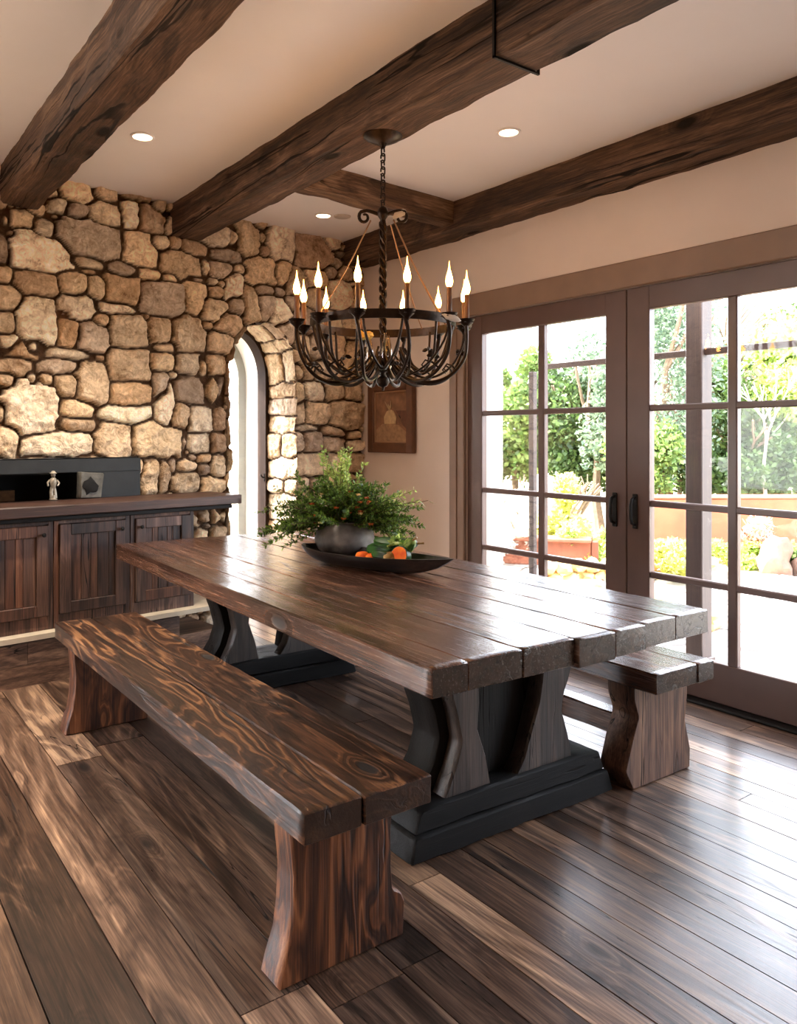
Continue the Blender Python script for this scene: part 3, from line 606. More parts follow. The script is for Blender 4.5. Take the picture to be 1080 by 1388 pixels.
# ------------------------------------------------------------------ glass doors in the right wall
XD = XW + .006
def glass_door(i, y0, y1, mull, hy, hinge):
    """one leaf between y0 and y1"""
    d = empty('door_%d' % i, (XD, (y0 + y1) / 2, .0)); struct(d); yc = (y0 + y1) / 2; g = MB(); st = .145; T = .05
    zb, zt = .214, 2.035; b = .004
    g.box((0, y0 - yc + .002, .015), (T, y0 - yc + st, DZ - .004), bev=b); g.box((0, y1 - yc - st, .015), (T, y1 - yc - .002, DZ - .004), bev=b)
    g.box((.001, y0 - yc + st - .004, zt), (T - .001, y1 - yc - st + .004, DZ - .004), bev=b); g.box((.001, y0 - yc + st - .004, .015), (T - .001, y1 - yc - st + .004, zb), bev=b)
    g.build('door_frame', M['door'], d, smooth_ang=0)
    g = MB(); g.box((.004, mull - yc - .026, zb - .002), (T - .004, mull - yc + .026, zt + .002), bev=.006)
    for z in (.598, .983, 1.50): g.box((.006, y0 - yc + st - .002, z - .017), (T - .006, y1 - yc - st + .002, z + .017), bev=.006)
    g.build('glazing_bar', M['door'], d, smooth_ang=0)
    ys = [y0 + st, mull - .026, mull + .026, y1 - st]; zs = [zb, .581, .615, .966, 1.0, 1.483, 1.517, zt]
    for a in (0, 2):
        for k in (0, 2, 4, 6):
            g = MB(); g.box((.022, ys[a] - yc - .002, zs[k] - .002), (.027, ys[a + 1] - yc + .002, zs[k + 1] + .002)); g.build('pane', M['glass'], d, smooth_ang=0)
    if hy:
        g = MB(); y = hy - yc; g.box((-.007, y - .017, .84), (.0, y + .017, 1.03), bev=.003); 
        g.tube([(-.005, y, .86), (-.034, y, .872), (-.042, y, .90), (-.042, y, .97), (-.034, y, 1.0), (-.005, y, 1.012)], [.008, .009, .009, .009, .009, .008]); g.build('handle', M['blackiron'], d)
    return d
glass_door(1, 2.723, 4.03, 3.36, 2.80, 1)
glass_door(2, 1.41, 2.723, 2.11, 2.665, 0)
glass_door(3, .08, 1.41, .745, None, 0)
g = MB(); b = .006
g.box((XW - .028, DY1, 0), (XW - .0005, DY1 + .155, 2.163), bev=b); g.box((XW - .030, DY0 - .155, 2.164), (XW - .0005, DY1 + .155, 2.31), bev=b); g.box((XW - .028, DY0 - .155, 0), (XW - .0005, DY0, 2.163), bev=b)
g.box((XW - .036, DY1 + .07, 0), (XW - .02, DY1 + .085, 2.163), bev=.002)
struct(g.build('trim_4', M['casing'], smooth_ang=0), 'brown casing around the glass doors')
g = MB(); g.box((XW - .055, DY0, 0), (XW + .22, DY1, .014), bev=.004); struct(g.build('trim_5', M['blackiron'], smooth_ang=0), 'black threshold under the glass doors')
g = MB(); g.box((XW - .014, DY1 + .156, 0), (XW - .0005, 5.25, .11), bev=.003); struct(g.build('baseboard_right', M['casing'], smooth_ang=0))

# framed picture
pf = empty('framed_picture', (XW, 4.872, 1.495)); tag(pf, 'brown framed sepia still life hanging on the plaster wall beside the stone corner', 'picture')
g = MB(); hw, hh, fw, t = .29, .278, .078, .045
for a, b_ in (((-t, -hw, -hh), (-.001, -hw + fw, hh)), ((-t, hw - fw, -hh), (-.001, hw, hh)), ((-t, -hw + fw, hh - fw), (-.001, hw - fw, hh)), ((-t, -hw + fw, -hh), (-.001, hw - fw, -hh + fw))): g.box(a, b_, bev=.006)
g.build('frame', M['frame'], pf, smooth_ang=0)
g = MB()
for a, b_ in (((-.03, -hw + fw, -hh + fw), (-.02, -hw + fw + .01, hh - fw)), ((-.03, hw - fw - .01, -hh + fw), (-.02, hw - fw, hh - fw)), ((-.03, -hw + fw, hh - fw - .01), (-.02, hw - fw, hh - fw)), ((-.03, -hw + fw, -hh + fw), (-.02, hw - fw, -hh + fw + .01))): g.box(a, b_)
g.build('inner_lip', plain('pale_lip', (158, 122, 92), rough=.5), pf, smooth_ang=0)
g = MB(); g.box((-.02, -hw + fw, -hh + fw), (-.004, hw - fw, hh - fw)); g.build('canvas', plain('sepia_canvas', (128, 92, 66), rough=.8, noise_amt=.35, scale=16), pf, smooth_ang=0)
def relief(name, pts, t, mat):
    g = MB(); prism(g, pts, t, lambda a, b, c: (-.019 - c, -a, b), r=.0015, amp=.0008, seed=2, res=.02); return g.build(name, mat, pf)
relief('cloth', [(-.20, -.19), (.20, -.19), (.19, -.12), (.10, -.065), (.0, -.05), (-.12, -.055), (-.20, -.10)], .004, plain('sepia_cloth', (150, 116, 84), noise_amt=.3, scale=30))
relief('jar', [(-.085, -.055), (.06, -.055), (.068, .0), (.03, .045), (-.01, .058), (-.055, .045), (-.09, .0)], .007, plain('sepia_jar', (186, 156, 116), noise_amt=.2, scale=30))
relief('drape', [(.20, -.10), (.20, .045), (.06, .05), (.075, .03), (.12, .0), (.14, -.06)], .005, plain('sepia_drape', (92, 56, 38), noise_amt=.3, scale=30))
g = MB()
for e in ((-.075, .12), (.0, .125), (-.035, .10)): g.tube([(-.026, .012, .05), (-.027, -(e[0] * .5), .08), (-.027, -e[0], e[1])], [.004, .006, .002], 6)
g.build('sprig', plain('sepia_sprig', (176, 148, 112)), pf)

# ------------------------------------------------------------------ dining table
tb = empty('dining_table', (1.306, 1.581, 0), R(-1.467)); tag(tb, 'long thick plank dining table with blackened trestle base', 'table')
g = MB(); seams = [0, .13, .335, .549, .72, .872, 1.05, 1.24]; TL = 2.875
for i in range(7):
    e0 = [0, .004, .002, -.012, -.010, .006, .008][i]
    big = lambda q: .0022 if q in (3, 5) else .0007
    prism(g, rect(seams[i] + (big(i) if i else 0), seams[i + 1] - (big(i + 1) if i < 6 else 0), .658 if i != 3 else .652, .740 - [0, .001, 0, .0015, 0, .001, 0][i]), TL - e0, mpY, r=.003 if 0 < i < 6 else .005, seg=.03, amp=.0012, fr=9, seed=60 + i, wob=0.0, res=.02, c0=e0)
g.build('tabletop', M['table'], tb)
def trestle(y0, panel, par):
    X = lambda v: v - 1.306; Y0 = y0 - 1.581
    t = empty('trestle', (0, Y0, 0), parent=par)
    def pr_(pts, a, b, mat, name, seed, mp=mpY, r=.008):
        g = MB(); prism(g, [(X(p[0]), p[1]) for p in pts], b - a, mp, r=r, seg=.04, amp=.003, seed=seed, c0=a); return g.build(name, mat, t)
    pr_([(1.50, 0), (2.46, 0), (2.43, .085), (1.515, .085)], 0.0, .30, M['trestle_x'], 'base_beam', 1)
    pr_([(1.52, .086), (2.425, .086), (2.395, .16), (2.30, .165), (1.62, .165), (1.55, .155)], .012, .27, M['trestle_x'], 'base_block', 2)
    L = [(1.655, .158), (1.70, .25), (1.731, .332), (1.712, .42), (1.689, .49), (1.66, .60), (1.655, .658), (1.83, .658), (1.812, .56), (1.815, .45), (1.803, .36), (1.84, .26), (1.865, .158)]
    Rr = [(1.975, .158), (2.02, .22), (2.052, .30), (2.09, .40), (2.107, .469), (2.118, .658), (2.315, .658), (2.285, .56), (2.262, .49), (2.225, .41), (2.217, .341), (2.245, .25), (2.262, .158)]
    pr_(L, .03, .10, M['upright'], 'upright', 3); pr_(Rr, .03, .10, M['upright'], 'upright', 4)
    B = [(1.60, .158), (1.665, .25), (1.69, .332), (1.668, .42), (1.64, .49), (1.63, .60), (1.62, .658)]
    if panel: pr_(B + [(2.30, .658), (2.25, .49), (2.205, .34), (2.25, .158)], .102, .25, M['trestle'], 'core_board', 5)
    else:
        pr_(B + [(1.83, .658), (1.82, .45), (1.83, .36), (1.88, .158)], .102, .25, M['trestle'], 'core_board', 5)
        pr_([(2.06, .158), (2.09, .40), (2.10, .658), (2.28, .658), (2.22, .34), (2.25, .158)], .102, .25, M['trestle'], 'core_board', 6)
    return t
trestle(1.93, True, tb); trestle(3.74, False, tb)
for yy in (.7, 2.05): g = MB(); prism(g, rect(.2, 1.04, .61, .657), .12, mpY, r=.006, c0=yy, seed=3); g.build('batten', M['trestle_x'], tb)

# ------------------------------------------------------------------ benches
def bench(loc, rz, wd, L, label, mats, prof, y_legs, split, seed, th=.076, ht=.468, legt=.10, stretcher=None, gname='bench'):
    b = empty(gname, loc, rz); tag(b, label, 'bench', 'plank benches at the table'); g = MB()
    ps = [0] + split + [wd]
    for i in range(len(ps) - 1):
        e0 = [0, -.004, .005][i % 3]
        prism(g, rect(ps[i] + (.0015 if i else 0), ps[i + 1] - (.0015 if i < len(ps) - 2 else 0), ht - th, ht - [0, .001, 0][i % 3]), L - e0, mpY, r=.005, seg=.03, amp=.0014, fr=7, seed=seed + i, res=.02, wob=.003, c0=e0)
    g.build('seat', mats[0], b)
    for k, y in enumerate(y_legs):
        g = MB(); prism(g, prof, legt, mpY, r=.006, seg=.025, amp=.0015, fr=7, seed=seed + 7 + k, res=.02, c0=y); lg = g.build('leg', mats[1], b)
    if stretcher: g = MB(); prism(g, stretcher, y_legs[1] - y_legs[0] - legt, mpY, r=.006, seed=seed + 9, c0=y_legs[0] + legt); g.build('stretcher', mats[0], b)
    return b
o_ = .922; P_ = [(.911, 0), (.925, .05), (.945, .11), (.954, .18), (.957, .26), (.952, .33), (.948, .392), (1.262, .392), (1.252, .30), (1.254, .20), (1.258, .135), (1.285, .12), (1.297, .09), (1.295, .05), (1.292, 0)]
bench((.922, 1.582, 0), 0, .384, 2.322, 'dark brown plank bench in the foreground on the left side of the table', (M['bench'], M['bench_leg']), [(p[0] - o_, p[1]) for p in P_], [.10, 2.10], [.168], 71)
Q_ = [(0.0, 0), (-.045, .08), (-.01, .18), (.03, .27), (.005, .34), (.0, .395), (.345, .395), (.345, .31), (.33, .20), (.35, .13), (.365, .08), (.362, 0)]
bench((2.512, 1.745, 0), R(-1.2), .36, 2.35, 'greyish weathered plank bench between the table and the glass doors', (M['table'], M['rbench_leg']), [(p[0] + .012, p[1]) for p in Q_], [.11, 2.05], [.255], 91, legt=.125, stretcher=rect(.12, .20, .13, .22))

# ------------------------------------------------------------------ chandelier
CX, CY = 2.05, 2.82
ch = empty('chandelier', (CX, CY, 2.686)); tag(ch, 'wrought iron ring chandelier with twelve lit candle bulbs hanging on a chain', 'chandelier')
Zc = lambda z: z - 2.686
g = MB(); g.lathe([(.085, .0), (.088, -.006), (.078, -.016), (.05, -.03), (.02, -.038), (.012, -.05), (.009, -.06)], 32); g.build('canopy', M['iron'], ch)
def link(mb, c, L, wdt, r, rot):
    pts = []
    for i in range(17):
        q = 2 * PI * i / 16; x = math.cos(q) * wdt; z = math.sin(q) * wdt + (L / 2 - wdt) * (1 if math.sin(q) > 0 else -1 if math.sin(q) < 0 else 0)
        pts.append((x * math.cos(rot), x * math.sin(rot), z + c))
    mb.tube(pts, r, 6, cap=False)
z = -.072; i = 0
while z > Zc(2.35):
    g = MB(); link(g, 0, .04, .011, .0035, (i % 2) * PI / 2 + .3); g.build('chain_link', M['iron'], ch, loc=(0, 0, z)); z -= .0295; i += 1
g = MB(); g.lathe([(.008, Zc(2.37)), (.02, Zc(2.36)), (.026, Zc(2.34)), (.022, Zc(2.325)), (.012, Zc(2.31)), (.014, Zc(2.29))], 16)
rh = [(0, 0)] 
for sgn in (-1, 1):
    pts = []
    for k in range(22):
        t = k / 21; q = 2.6 * PI * t; rr = .035 * (1 - t * .7)
        if k < 5: pts.append((.02 + k * .013, Zc(2.335) + math.sin(k / 5 * 1.4) * .018))
        else: pts.append((.082 + math.sin(q - 1.3) * rr * .9, Zc(2.322) + math.cos(q - 1.3) * rr))
    g.tube([(p[0] * sgn * .809, -p[0] * sgn * .588, p[1]) for p in pts], [.009 - .004 * k / 21 for k in range(22)], 8)
g.build('scroll_bracket', M['iron'], ch)
g = MB(); g.blob((.075 * .809, -.075 * .588, Zc(2.335)), (.036, .012, .016), 3, .25, rot=Euler((0, -.45, -.6))); g.build('pale_ornament', plain('pale_ornament', (200, 190, 176), rough=.5), ch)
g = MB(); N = 60
for k in range(3): g.tube([(.011 * math.cos(k * 2.094 + j * .42), .011 * math.sin(k * 2.094 + j * .42), Zc(2.30 - j * (.50 / N))) for j in range(N + 1)], .0075, 6)
g.build('twisted_stem', M['iron'], ch)
g = MB(); prof_ = [(.01, Zc(1.80)), (.014, Zc(1.78)), (.011, Zc(1.74)), (.018, Zc(1.70)), (.026, Zc(1.66)), (.034, Zc(1.645)), (.03, Zc(1.635)), (.012, Zc(1.63)), (.012, Zc(1.615)), (.026, Zc(1.605)), (.030, Zc(1.588)), (.022, Zc(1.572)), (.008, Zc(1.565)), (.005, Zc(1.55))]
g.lathe(prof_, 20); g.build('lower_finial', M['iron'], ch)
# ring band
g = MB(); RR = .315; zz = Zc(1.845)
g.lathe([(RR, zz + .019), (RR + .008, zz + .019), (RR + .008, zz - .019), (RR, zz - .019), (RR, zz + .019)], 72)
g.f = g.f[:-2]; g.build('ring', M['iron'], ch)
def catmull(p, k=4):
    p = [Vector(q) for q in p]; out = []
    for i in range(len(p) - 1):
        a = p[max(0, i - 1)]; b = p[i]; c = p[i + 1]; d = p[min(len(p) - 1, i + 2)]
        for j in range(k):
            t = j / k; out.append(.5 * (2 * b + (c - a) * t + (2 * a - 5 * b + 4 * c - d) * t * t + (3 * b - a - 3 * c + d) * t ** 3))
    return out + [p[-1]]
base_ang = math.atan2(-CY, -CX)      # towards the viewer's side of the room
for k in range(12):
    a = base_ang + R(15 + 30 * k); ca, sa = math.cos(a), math.sin(a); rc = .385 if k % 2 else .375
    zc = 1.845
    P3 = lambda r, z, da=0: (r * math.cos(a + da), r * math.sin(a + da), Zc(z))
    # arm: from the hub down, out and up to the cup
    bez = [(.03, 1.70), (.06, 1.665), (.12, 1.61), (.19, 1.585), (.26, 1.59), (.32, 1.625), (.365, 1.69), (rc, 1.77), (rc, 1.825)]
    arm = empty('arm', (0, 0, 0), parent=ch)
    g = MB(); g.tube(catmull([P3(r, z, .03 * math.sin(i * 1.3)) for i, (r, z) in enumerate(bez)]), .0082, 8)
    g.build('main_arm', M['iron'], arm)
    sg = 1 if k % 2 else -1
    g = MB(); g.tube(catmull([P3(RR, 1.84), P3(RR - .01, 1.78, sg * .02), P3(.28, 1.70, sg * .08), P3(.23, 1.645, sg * .18), P3(.19, 1.63, sg * .30), P3(.14, 1.66, sg * .42), P3(.12, 1.70, sg * .5), P3(.10, 1.735, sg * .45)]), .0058, 8)
    g.tube(catmull([P3(rc, 1.82), P3(rc - .02, 1.74, -sg * .03), P3(.31, 1.66, -sg * .10), P3(.24, 1.615, -sg * .2), P3(.17, 1.61, -sg * .3), P3(.10, 1.65, -sg * .35), P3(.05, 1.71, -sg * .3)]), .0050, 7)
    g.tube([P3(.33, 1.63, 0), P3(.31, 1.655, -sg * .06), P3(.285, 1.665, -sg * .12), P3(.27, 1.645, -sg * .14), P3(.285, 1.63, -sg * .11)], [.005, .005, .004, .004, .003], 6)
    g.build('scroll', M['iron'], arm)
    g = MB()
    for q in range(5):
        b2 = q * 2 * PI / 5; c0 = Vector(P3(rc, 1.832)); d0 = Vector((math.cos(b2), math.sin(b2), .35)); s0 = Vector((-math.sin(b2), math.cos(b2), 0))
        vs = [c0, c0 + d0 * .018 + s0 * .012, c0 + d0 * .036 + Vector((0, 0, -.004)), c0 + d0 * .018 - s0 * .012]
        vs += [v + Vector((0, 0, -.003)) for v in vs]; g.add(vs, [(0, 1, 2, 3), (7, 6, 5, 4), (0, 4, 5, 1), (1, 5, 6, 2), (2, 6, 7, 3), (3, 7, 4, 0)])
    g.lathe([(.006, Zc(1.81)), (.012, Zc(1.822)), (.026, Zc(1.834)), (.034, Zc(1.850)), (.036, Zc(1.853)), (.03, Zc(1.848)), (.012, Zc(1.842))], 18, c=(rc * ca, rc * sa, 0)); g.build('candle_cup', M['iron'], arm)
    cdl = MB(); cdl.lathe([(.011, Zc(1.842)), (.0115, Zc(1.86)), (.0105, Zc(1.955)), (.008, Zc(1.960))], 14, c=(rc * ca, rc * sa, 0)); cc = cdl.build('candle', M['candle'], ch)
    f = MB(); f.lathe([(.006, Zc(1.958)), (.0125, Zc(1.968)), (.0155, Zc(1.982)), (.0135, Zc(1.998)), (.009, Zc(2.014)), (.0055, Zc(2.027))], 14, c=(rc * ca, rc * sa, 0)); bl = f.build('flame_bulb', M['flame'], cc)
    f = MB(); f.lathe([(.0055, Zc(2.0265)), (.0035, Zc(2.04)), (.0015, Zc(2.058)), (.0004, Zc(2.066))], 10, c=(rc * ca, rc * sa, 0)); f.build('flame_tip', M['filament'], cc)
for a, rr in ((base_ang + 1.95, .31), (base_ang + 2.5, .31), (base_ang - 1.1, .31), (base_ang + .9, .31)):
    g = MB(); p1 = Vector((.06 * math.cos(a), .06 * math.sin(a), Zc(2.30))); p2 = Vector((rr * math.cos(a), rr * math.sin(a), Zc(1.86)))
    g.tube([p1.lerp(p2, t / 8) + Vector((0, 0, -.02 * math.sin(t / 8 * PI))) for t in range(9)], .0032, 6); g.build('stay_wire', bpy.data.materials.get('aged_brass_wire') or plain('aged_brass_wire', (150, 116, 84), rough=.4, metal=.6), ch)
fm = plain('silk_petal', (214, 170, 70), rough=.6, noise_amt=.2)
g = MB(); a = base_ang - .45; c0 = Vector((.17 * math.cos(a), .17 * math.sin(a), Zc(1.765)))
for q in range(10):
    b2 = q * 2 * PI / 10; d0 = Vector((math.cos(b2), math.sin(b2) * .6, .5 + .3 * math.sin(q * 5))); g.blob(c0 + d0 * .022, (.02, .012, .014), q, .2, sub=1)
g.build('gold_flower', fm, ch)
g = MB(); a = base_ang + .78; g.blob((.40 * math.cos(a), .40 * math.sin(a), Zc(1.832)), (.042, .018, .014), 5, .15, rot=Euler((.1, .3, -.5))); g.build('white_shell', plain('white_shell', (222, 214, 204), rough=.5), ch)
for k, (rr, a) in enumerate(((.05, .4), (.06, 2.3), (.05, 4.3))):
    g = MB(); g.lathe([(.004, Zc(1.80)), (.012, Zc(1.76)), (.018, Zc(1.70)), (.016, Zc(1.66)), (.006, Zc(1.64))], 10, c=(rr * math.cos(a), rr * math.sin(a), 0)); g.build('crystal_drop', M['crystal'], ch)
for k in range(10):
    a = base_ang + k * .628 + .2; g = MB(); c0 = Vector(((.24 + .05 * (k % 3)) * math.cos(a), (.24 + .05 * (k % 3)) * math.sin(a), Zc(1.65 + .03 * (k % 4))))
    for q in range(3):
        b2 = a + q * 2.1; g.blob(c0 + Vector((math.cos(b2) * .016, math.sin(b2) * .016, .004 * q)), (.017, .007, .011), k + q, .1, sub=1, rot=Euler((.3, .2 * q, b2)))
    g.build('iron_leaf', M['iron'], ch)

# ------------------------------------------------------------------ pot with greenery, bowl, vegetables
def clay_mat():
    m, n, p = newmat('aged_clay'); tc = nd(n, 'ShaderNodeTexCoord'); ns = nd(n, 'ShaderNodeTexNoise'); ns.inputs['Scale'].default_value = 9; ns.inputs['Detail'].default_value = 6
    n.links.new(tc.outputs['Object'], ns.inputs['Vector']); n.links.new(ramp(n, ns.outputs[0], [(.3, lin((48, 42, 38))), (.5, lin((92, 84, 78))), (.7, lin((138, 130, 122)))]), p.inputs['Base Color'])
    p.inputs['Roughness'].default_value = .62; b = nd(n, 'ShaderNodeBump'); b.inputs['Strength'].default_value = .25; b.inputs['Distance'].default_value = .006; n.links.new(ns.outputs[0], b.inputs['Height']); n.links.new(b.outputs[0], p.inputs['Normal']); return m
PZ = .760; pp = empty('potted_arrangement', (2.137, 3.263, PZ)); tag(pp, 'round grey clay pot overflowing with green sprigs and small orange blooms', 'plant')
g = MB(); g.lathe([(.09, 0), (.12, .012), (.142, .04), (.150, .075), (.143, .115), (.122, .145), (.103, .158), (.106, .166), (.098, .168), (.09, .155), (.11, .12)], 40); g.build('pot', clay_mat(), pp)
sgr = Vector((math.cos(R(35.87)), -math.sin(R(35.87)), 0))      # the way the branches spread, along the table's breadth
rl = random.Random(11)
def leaf(mb, c, d, L, wd, up=None, col=(0.5, 0, 0)):
    d = Vector(d).normalized(); s = d.cross(Vector((rl.uniform(-1, 1), rl.uniform(-1, 1), rl.uniform(.2, 1))))
    if s.length < .05: s = d.cross(Vector((1, 0, 0)))
    s.normalize(); nn_ = d.cross(s); c = Vector(c)
    mb.add([c, c + d * L * .45 + s * wd * .5 + nn_ * wd * .15, c + d * L, c + d * L * .45 - s * wd * .5 + nn_ * wd * .15], [(0, 1, 2, 3)], col)
def sprig(mb, stem, p0, dr, L, n, ll, lw, droop=.0, fs=None):
    p = Vector(p0); d = Vector(dr).normalized(); pts = [p.copy()]; k = 10
    for i in range(k):
        d = (d + Vector((rl.uniform(-.12, .12), rl.uniform(-.12, .12), rl.uniform(-.1, .1) - droop))).normalized(); p = p + d * L / k; pts.append(p.copy())
    stem.tube(pts, [.0028 * (1 - i / (k + 2)) + .0008 for i in range(k + 1)], 5)
    for i in range(n):
        t = rl.uniform(.18, 1) * k; a = int(min(k - 1, t)); q = pts[a].lerp(pts[a + 1], t - a); ax = (pts[a + 1] - pts[a]).normalized()
        v = Vector((rl.gauss(0, 1), rl.gauss(0, 1), rl.gauss(0, 1))); v = (v - ax * v.dot(ax)).normalized(); leaf(mb, q, v + ax * .7, ll * rl.uniform(.6, 1.2), lw * rl.uniform(.7, 1.2), col=(rl.random(), rl.random(), .3))
    return pts
lf = MB(); stm = MB(); br = MB()
for k in range(190):
    t = rl.uniform(-1, 1); dv = sgr * t * 1.25 + Vector((-sgr.y, sgr.x, 0)) * rl.uniform(-.7, .7) + Vector((0, 0, rl.uniform(.15, 1.0) * (1.1 - abs(t) * .6)))
    L = (.20 + .12 * abs(t)) * rl.uniform(.75, 1.2); 
    sprig(lf, stm, Vector((rl.uniform(-.07, .07), rl.uniform(-.07, .07), .15)), dv, L * (1.25 if t < -.3 else 1.0), 100, .023, .010, droop=.05 if abs(t) > .5 else .02)
g_dark = leaf_mat('dark_leaf', (38, 62, 20), (116, 146, 54))
lf.build('foliage', g_dark, pp, smooth_ang=0); stm.build('stem', plain('stem_green', (74, 70, 36)), pp)
lf = MB(); stm = MB()
for k in range(20): sprig(lf, stm, Vector((rl.uniform(-.05, .03), rl.uniform(-.05, .05), .18)), Vector((-.05 + rl.uniform(-.22, .22), rl.uniform(-.25, .25), 1)), rl.uniform(.24, .37), 60, .024, .011, droop=-.03)
for k in range(9): sprig(lf, stm, Vector((.07, -.05, .16)), sgr * 1 + Vector((rl.uniform(-.3, .3), rl.uniform(-.3, .3), rl.uniform(-.1, .55))), rl.uniform(.16, .27), 45, .024, .011, droop=.13)
for k in range(6): sprig(lf, stm, Vector((.0, -.05, .19)), sgr * 1 + Vector((rl.uniform(-.15, .15), rl.uniform(-.15, .15), rl.uniform(.25, .6))), rl.uniform(.28, .36), 34, .024, .012, droop=.02)
lf.build('pale_foliage', leaf_mat('pale_leaf', (112, 146, 58), (200, 212, 120)), pp, smooth_ang=0); stm.build('pale_stem', plain('stem_pale', (120, 112, 60)), pp)
OL = leaf_mat('olive_leaf', (104, 104, 66), (176, 170, 118)); br = MB(); olv = MB(); pts = sprig(MB(), br, Vector((.02, -.02, .19)), sgr + Vector((0, 0, .16)), .40, 0, .01, .01, .0)
br.tube(pts, [.005 * (1 - i / 14) + .001 for i in range(11)], 6)
for k in range(22):
    q = pts[rl.randint(5, 10)]; leaf(olv, q, Vector((rl.uniform(-1, 1), rl.uniform(-1, 1), rl.uniform(-1, .6))) + sgr * .4, .045, .014, col=(rl.random(), .2, .3))
olv.build('olive_leaf', OL, pp, smooth_ang=0)
for sg in range(3):
    olv = MB()
    sprig(olv, br, Vector((0, 0, .17)), -sgr + Vector((0, 0, .3 + .25 * sg)), .40, 26, .03, .01, .0); olv.build('olive_leaf', OL, pp, smooth_ang=0)
br.build('branch', plain('twig_brown', (112, 90, 66)), pp)
for k in range(26):
    t = rl.uniform(-.8, .8); q = sgr * t * .20 + Vector((-sgr.y, sgr.x, 0)) * rl.uniform(-.16, -.04) + Vector((0, 0, rl.uniform(.19, .33) - abs(t) * .05)); g = MB()
    for j in range(6):
        a = j * PI / 3 + k; leaf(g, q, (math.cos(a), math.sin(a), .5), .017, .014, col=(rl.random(), .3, .3))
    g.blob(q + Vector((0, 0, .003)), (.005, .005, .005), k, .1, sub=1, col=(.9, .3, .3)); g.build('bloom', [leaf_mat('rust_bloom', (150, 62, 24), (206, 110, 52)), leaf_mat('cream_bloom', (214, 168, 96), (232, 206, 150))][0] if k == 0 else bpy.data.materials['rust_bloom' if k % 3 else 'cream_bloom'], pp, smooth_ang=0)

bw = empty('wooden_bowl', (2.075, 2.93, .7405), math.atan2(2.466 - 3.255, 2.207 - 1.953) ); tag(bw, 'long boat shaped dark wooden bowl pointed at its right end, on the table', 'bowl')
# local x runs to the pointed end
def boat(t, s=1.0, lift=0.0):
    """half width at length position t (-1..1)"""
    return .135 * (max(0, 1 - abs(t) ** (2.6 if t < 0 else 1.55)) ** (.62 if t < 0 else .85))
g = MB(); n = 33; mrow = 15; vs = []; fs = []
def shell(off, zb, sc):
    out = []
    for i in range(n):
        t = -1 + 2 * i / (n - 1); hwid = boat(t) * sc; x = .43 * t * (sc * .5 + .5) ; rim = .072 + .012 * max(0, t) ** 2 + .02 * max(0, -t - .5)
        for j in range(mrow):
            q = -1 + 2 * j / (mrow - 1); y = hwid * math.sin(q * PI / 2); k = abs(math.sin(q * PI / 2)) ** 2.6; e = min(1, abs(t) ** 5)
            z = zb + (rim - zb) * max(k, e); out.append((x * (1 - .10 * (1 - max(k, e))), y * (1 if True else 1), z))
    return out
A_ = shell(0, .0, 1.0); B_ = shell(0, .012, .93); N_ = n * mrow; vs = A_ + B_
for i in range(n - 1):
    for j in range(mrow - 1):
        a = i * mrow + j; fs.append((a, a + 1, a + mrow + 1, a + mrow)); fs.append((N_ + a, N_ + a + mrow, N_ + a + mrow + 1, N_ + a + 1))
for i in range(n - 1):
    for j in (0, mrow - 1): a = i * mrow + j; fs.append((a, a + mrow, N_ + a + mrow, N_ + a))
for j in range(mrow - 1):
    for i in (0, n - 1): a = i * mrow + j; fs.append((a, a + 1, N_ + a + 1, N_ + a))
g.add(vs, fs, (.3, .4, .5)); bo = g.build('bowl_body', M['bowl'], bw, smooth_ang=50)
# vegetables: each its own thing, resting in the bowl
bx, by = Vector((math.cos(bw.rotation_euler.z), math.sin(bw.rotation_euler.z), 0)), Vector((-math.sin(bw.rotation_euler.z), math.cos(bw.rotation_euler.z), 0))
def inb(x, y, z): return Vector((2.075, 2.93, .7405)) + bx * x + by * y * .8 + Vector((0, 0, z + .022))
def veg_mat(nm, a, b, sc=14, rough=.4):
    m, n, p = newmat(nm); tc = nd(n, 'ShaderNodeTexCoord'); ns = nd(n, 'ShaderNodeTexNoise'); ns.inputs['Scale'].default_value = sc; n.links.new(tc.outputs['Object'], ns.inputs['Vector'])
    n.links.new(ramp(n, ns.outputs[0], [(.38, lin(a)), (.62, lin(b))]), p.inputs['Base Color']); p.inputs['Roughness'].default_value = rough; p.inputs['Specular IOR Level'].default_value = .25; return m
VG = veg_mat('dark_squash', (14, 32, 12), (42, 76, 26)); VL = veg_mat('striped_squash', (58, 92, 30), (172, 180, 92), 22); VO = veg_mat('orange_flesh', (206, 76, 10), (232, 116, 22), 20, .75); VB = veg_mat('tan_gourd', (130, 96, 50), (176, 136, 78))
def gourd(name, c, r, rot, mat, label, cat, ribs=0, bend=0, stem=True, cut=None):
    e = empty(name, c); e.rotation_euler = rot; tag(e, label, cat, 'vegetables in the bowl')
    g = MB(); N = 16
    def fn(v, q):
        k = 1 + (.06 * math.cos(ribs * q) if ribs else 0); return Vector((v.x * k, v.y * k + bend * (v.z / r[2]) ** 2, v.z))
    pf_ = [(max(.002, math.sin(PI * i / N) ** .8) * r[0], -math.cos(PI * i / N) * r[2]) for i in range(N + 1)]
    if cut: pf_ = [p for p in pf_ if p[1] < cut * r[2]]
    g.lathe(pf_, 24, sy=r[1] / r[0], fn=fn); g.build('body', mat, e)
    if cut:
        f = MB(); rr = pf_[-1][0] * .93; f.lathe([(rr, pf_[-1][1]), (rr, pf_[-1][1] + .002), (.003, pf_[-1][1] + .001)], 24, sy=r[1] / r[0]); f.build('cut_face', VO, e)
    elif stem: s_ = MB(); s_.tube([(0, bend, r[2] * .96), (.002, bend * 1.1, r[2] * 1.12), (.008, bend * 1.3, r[2] * 1.25)], [.006, .004, .005], 7); s_.build('stalk', VB, e)
    return e
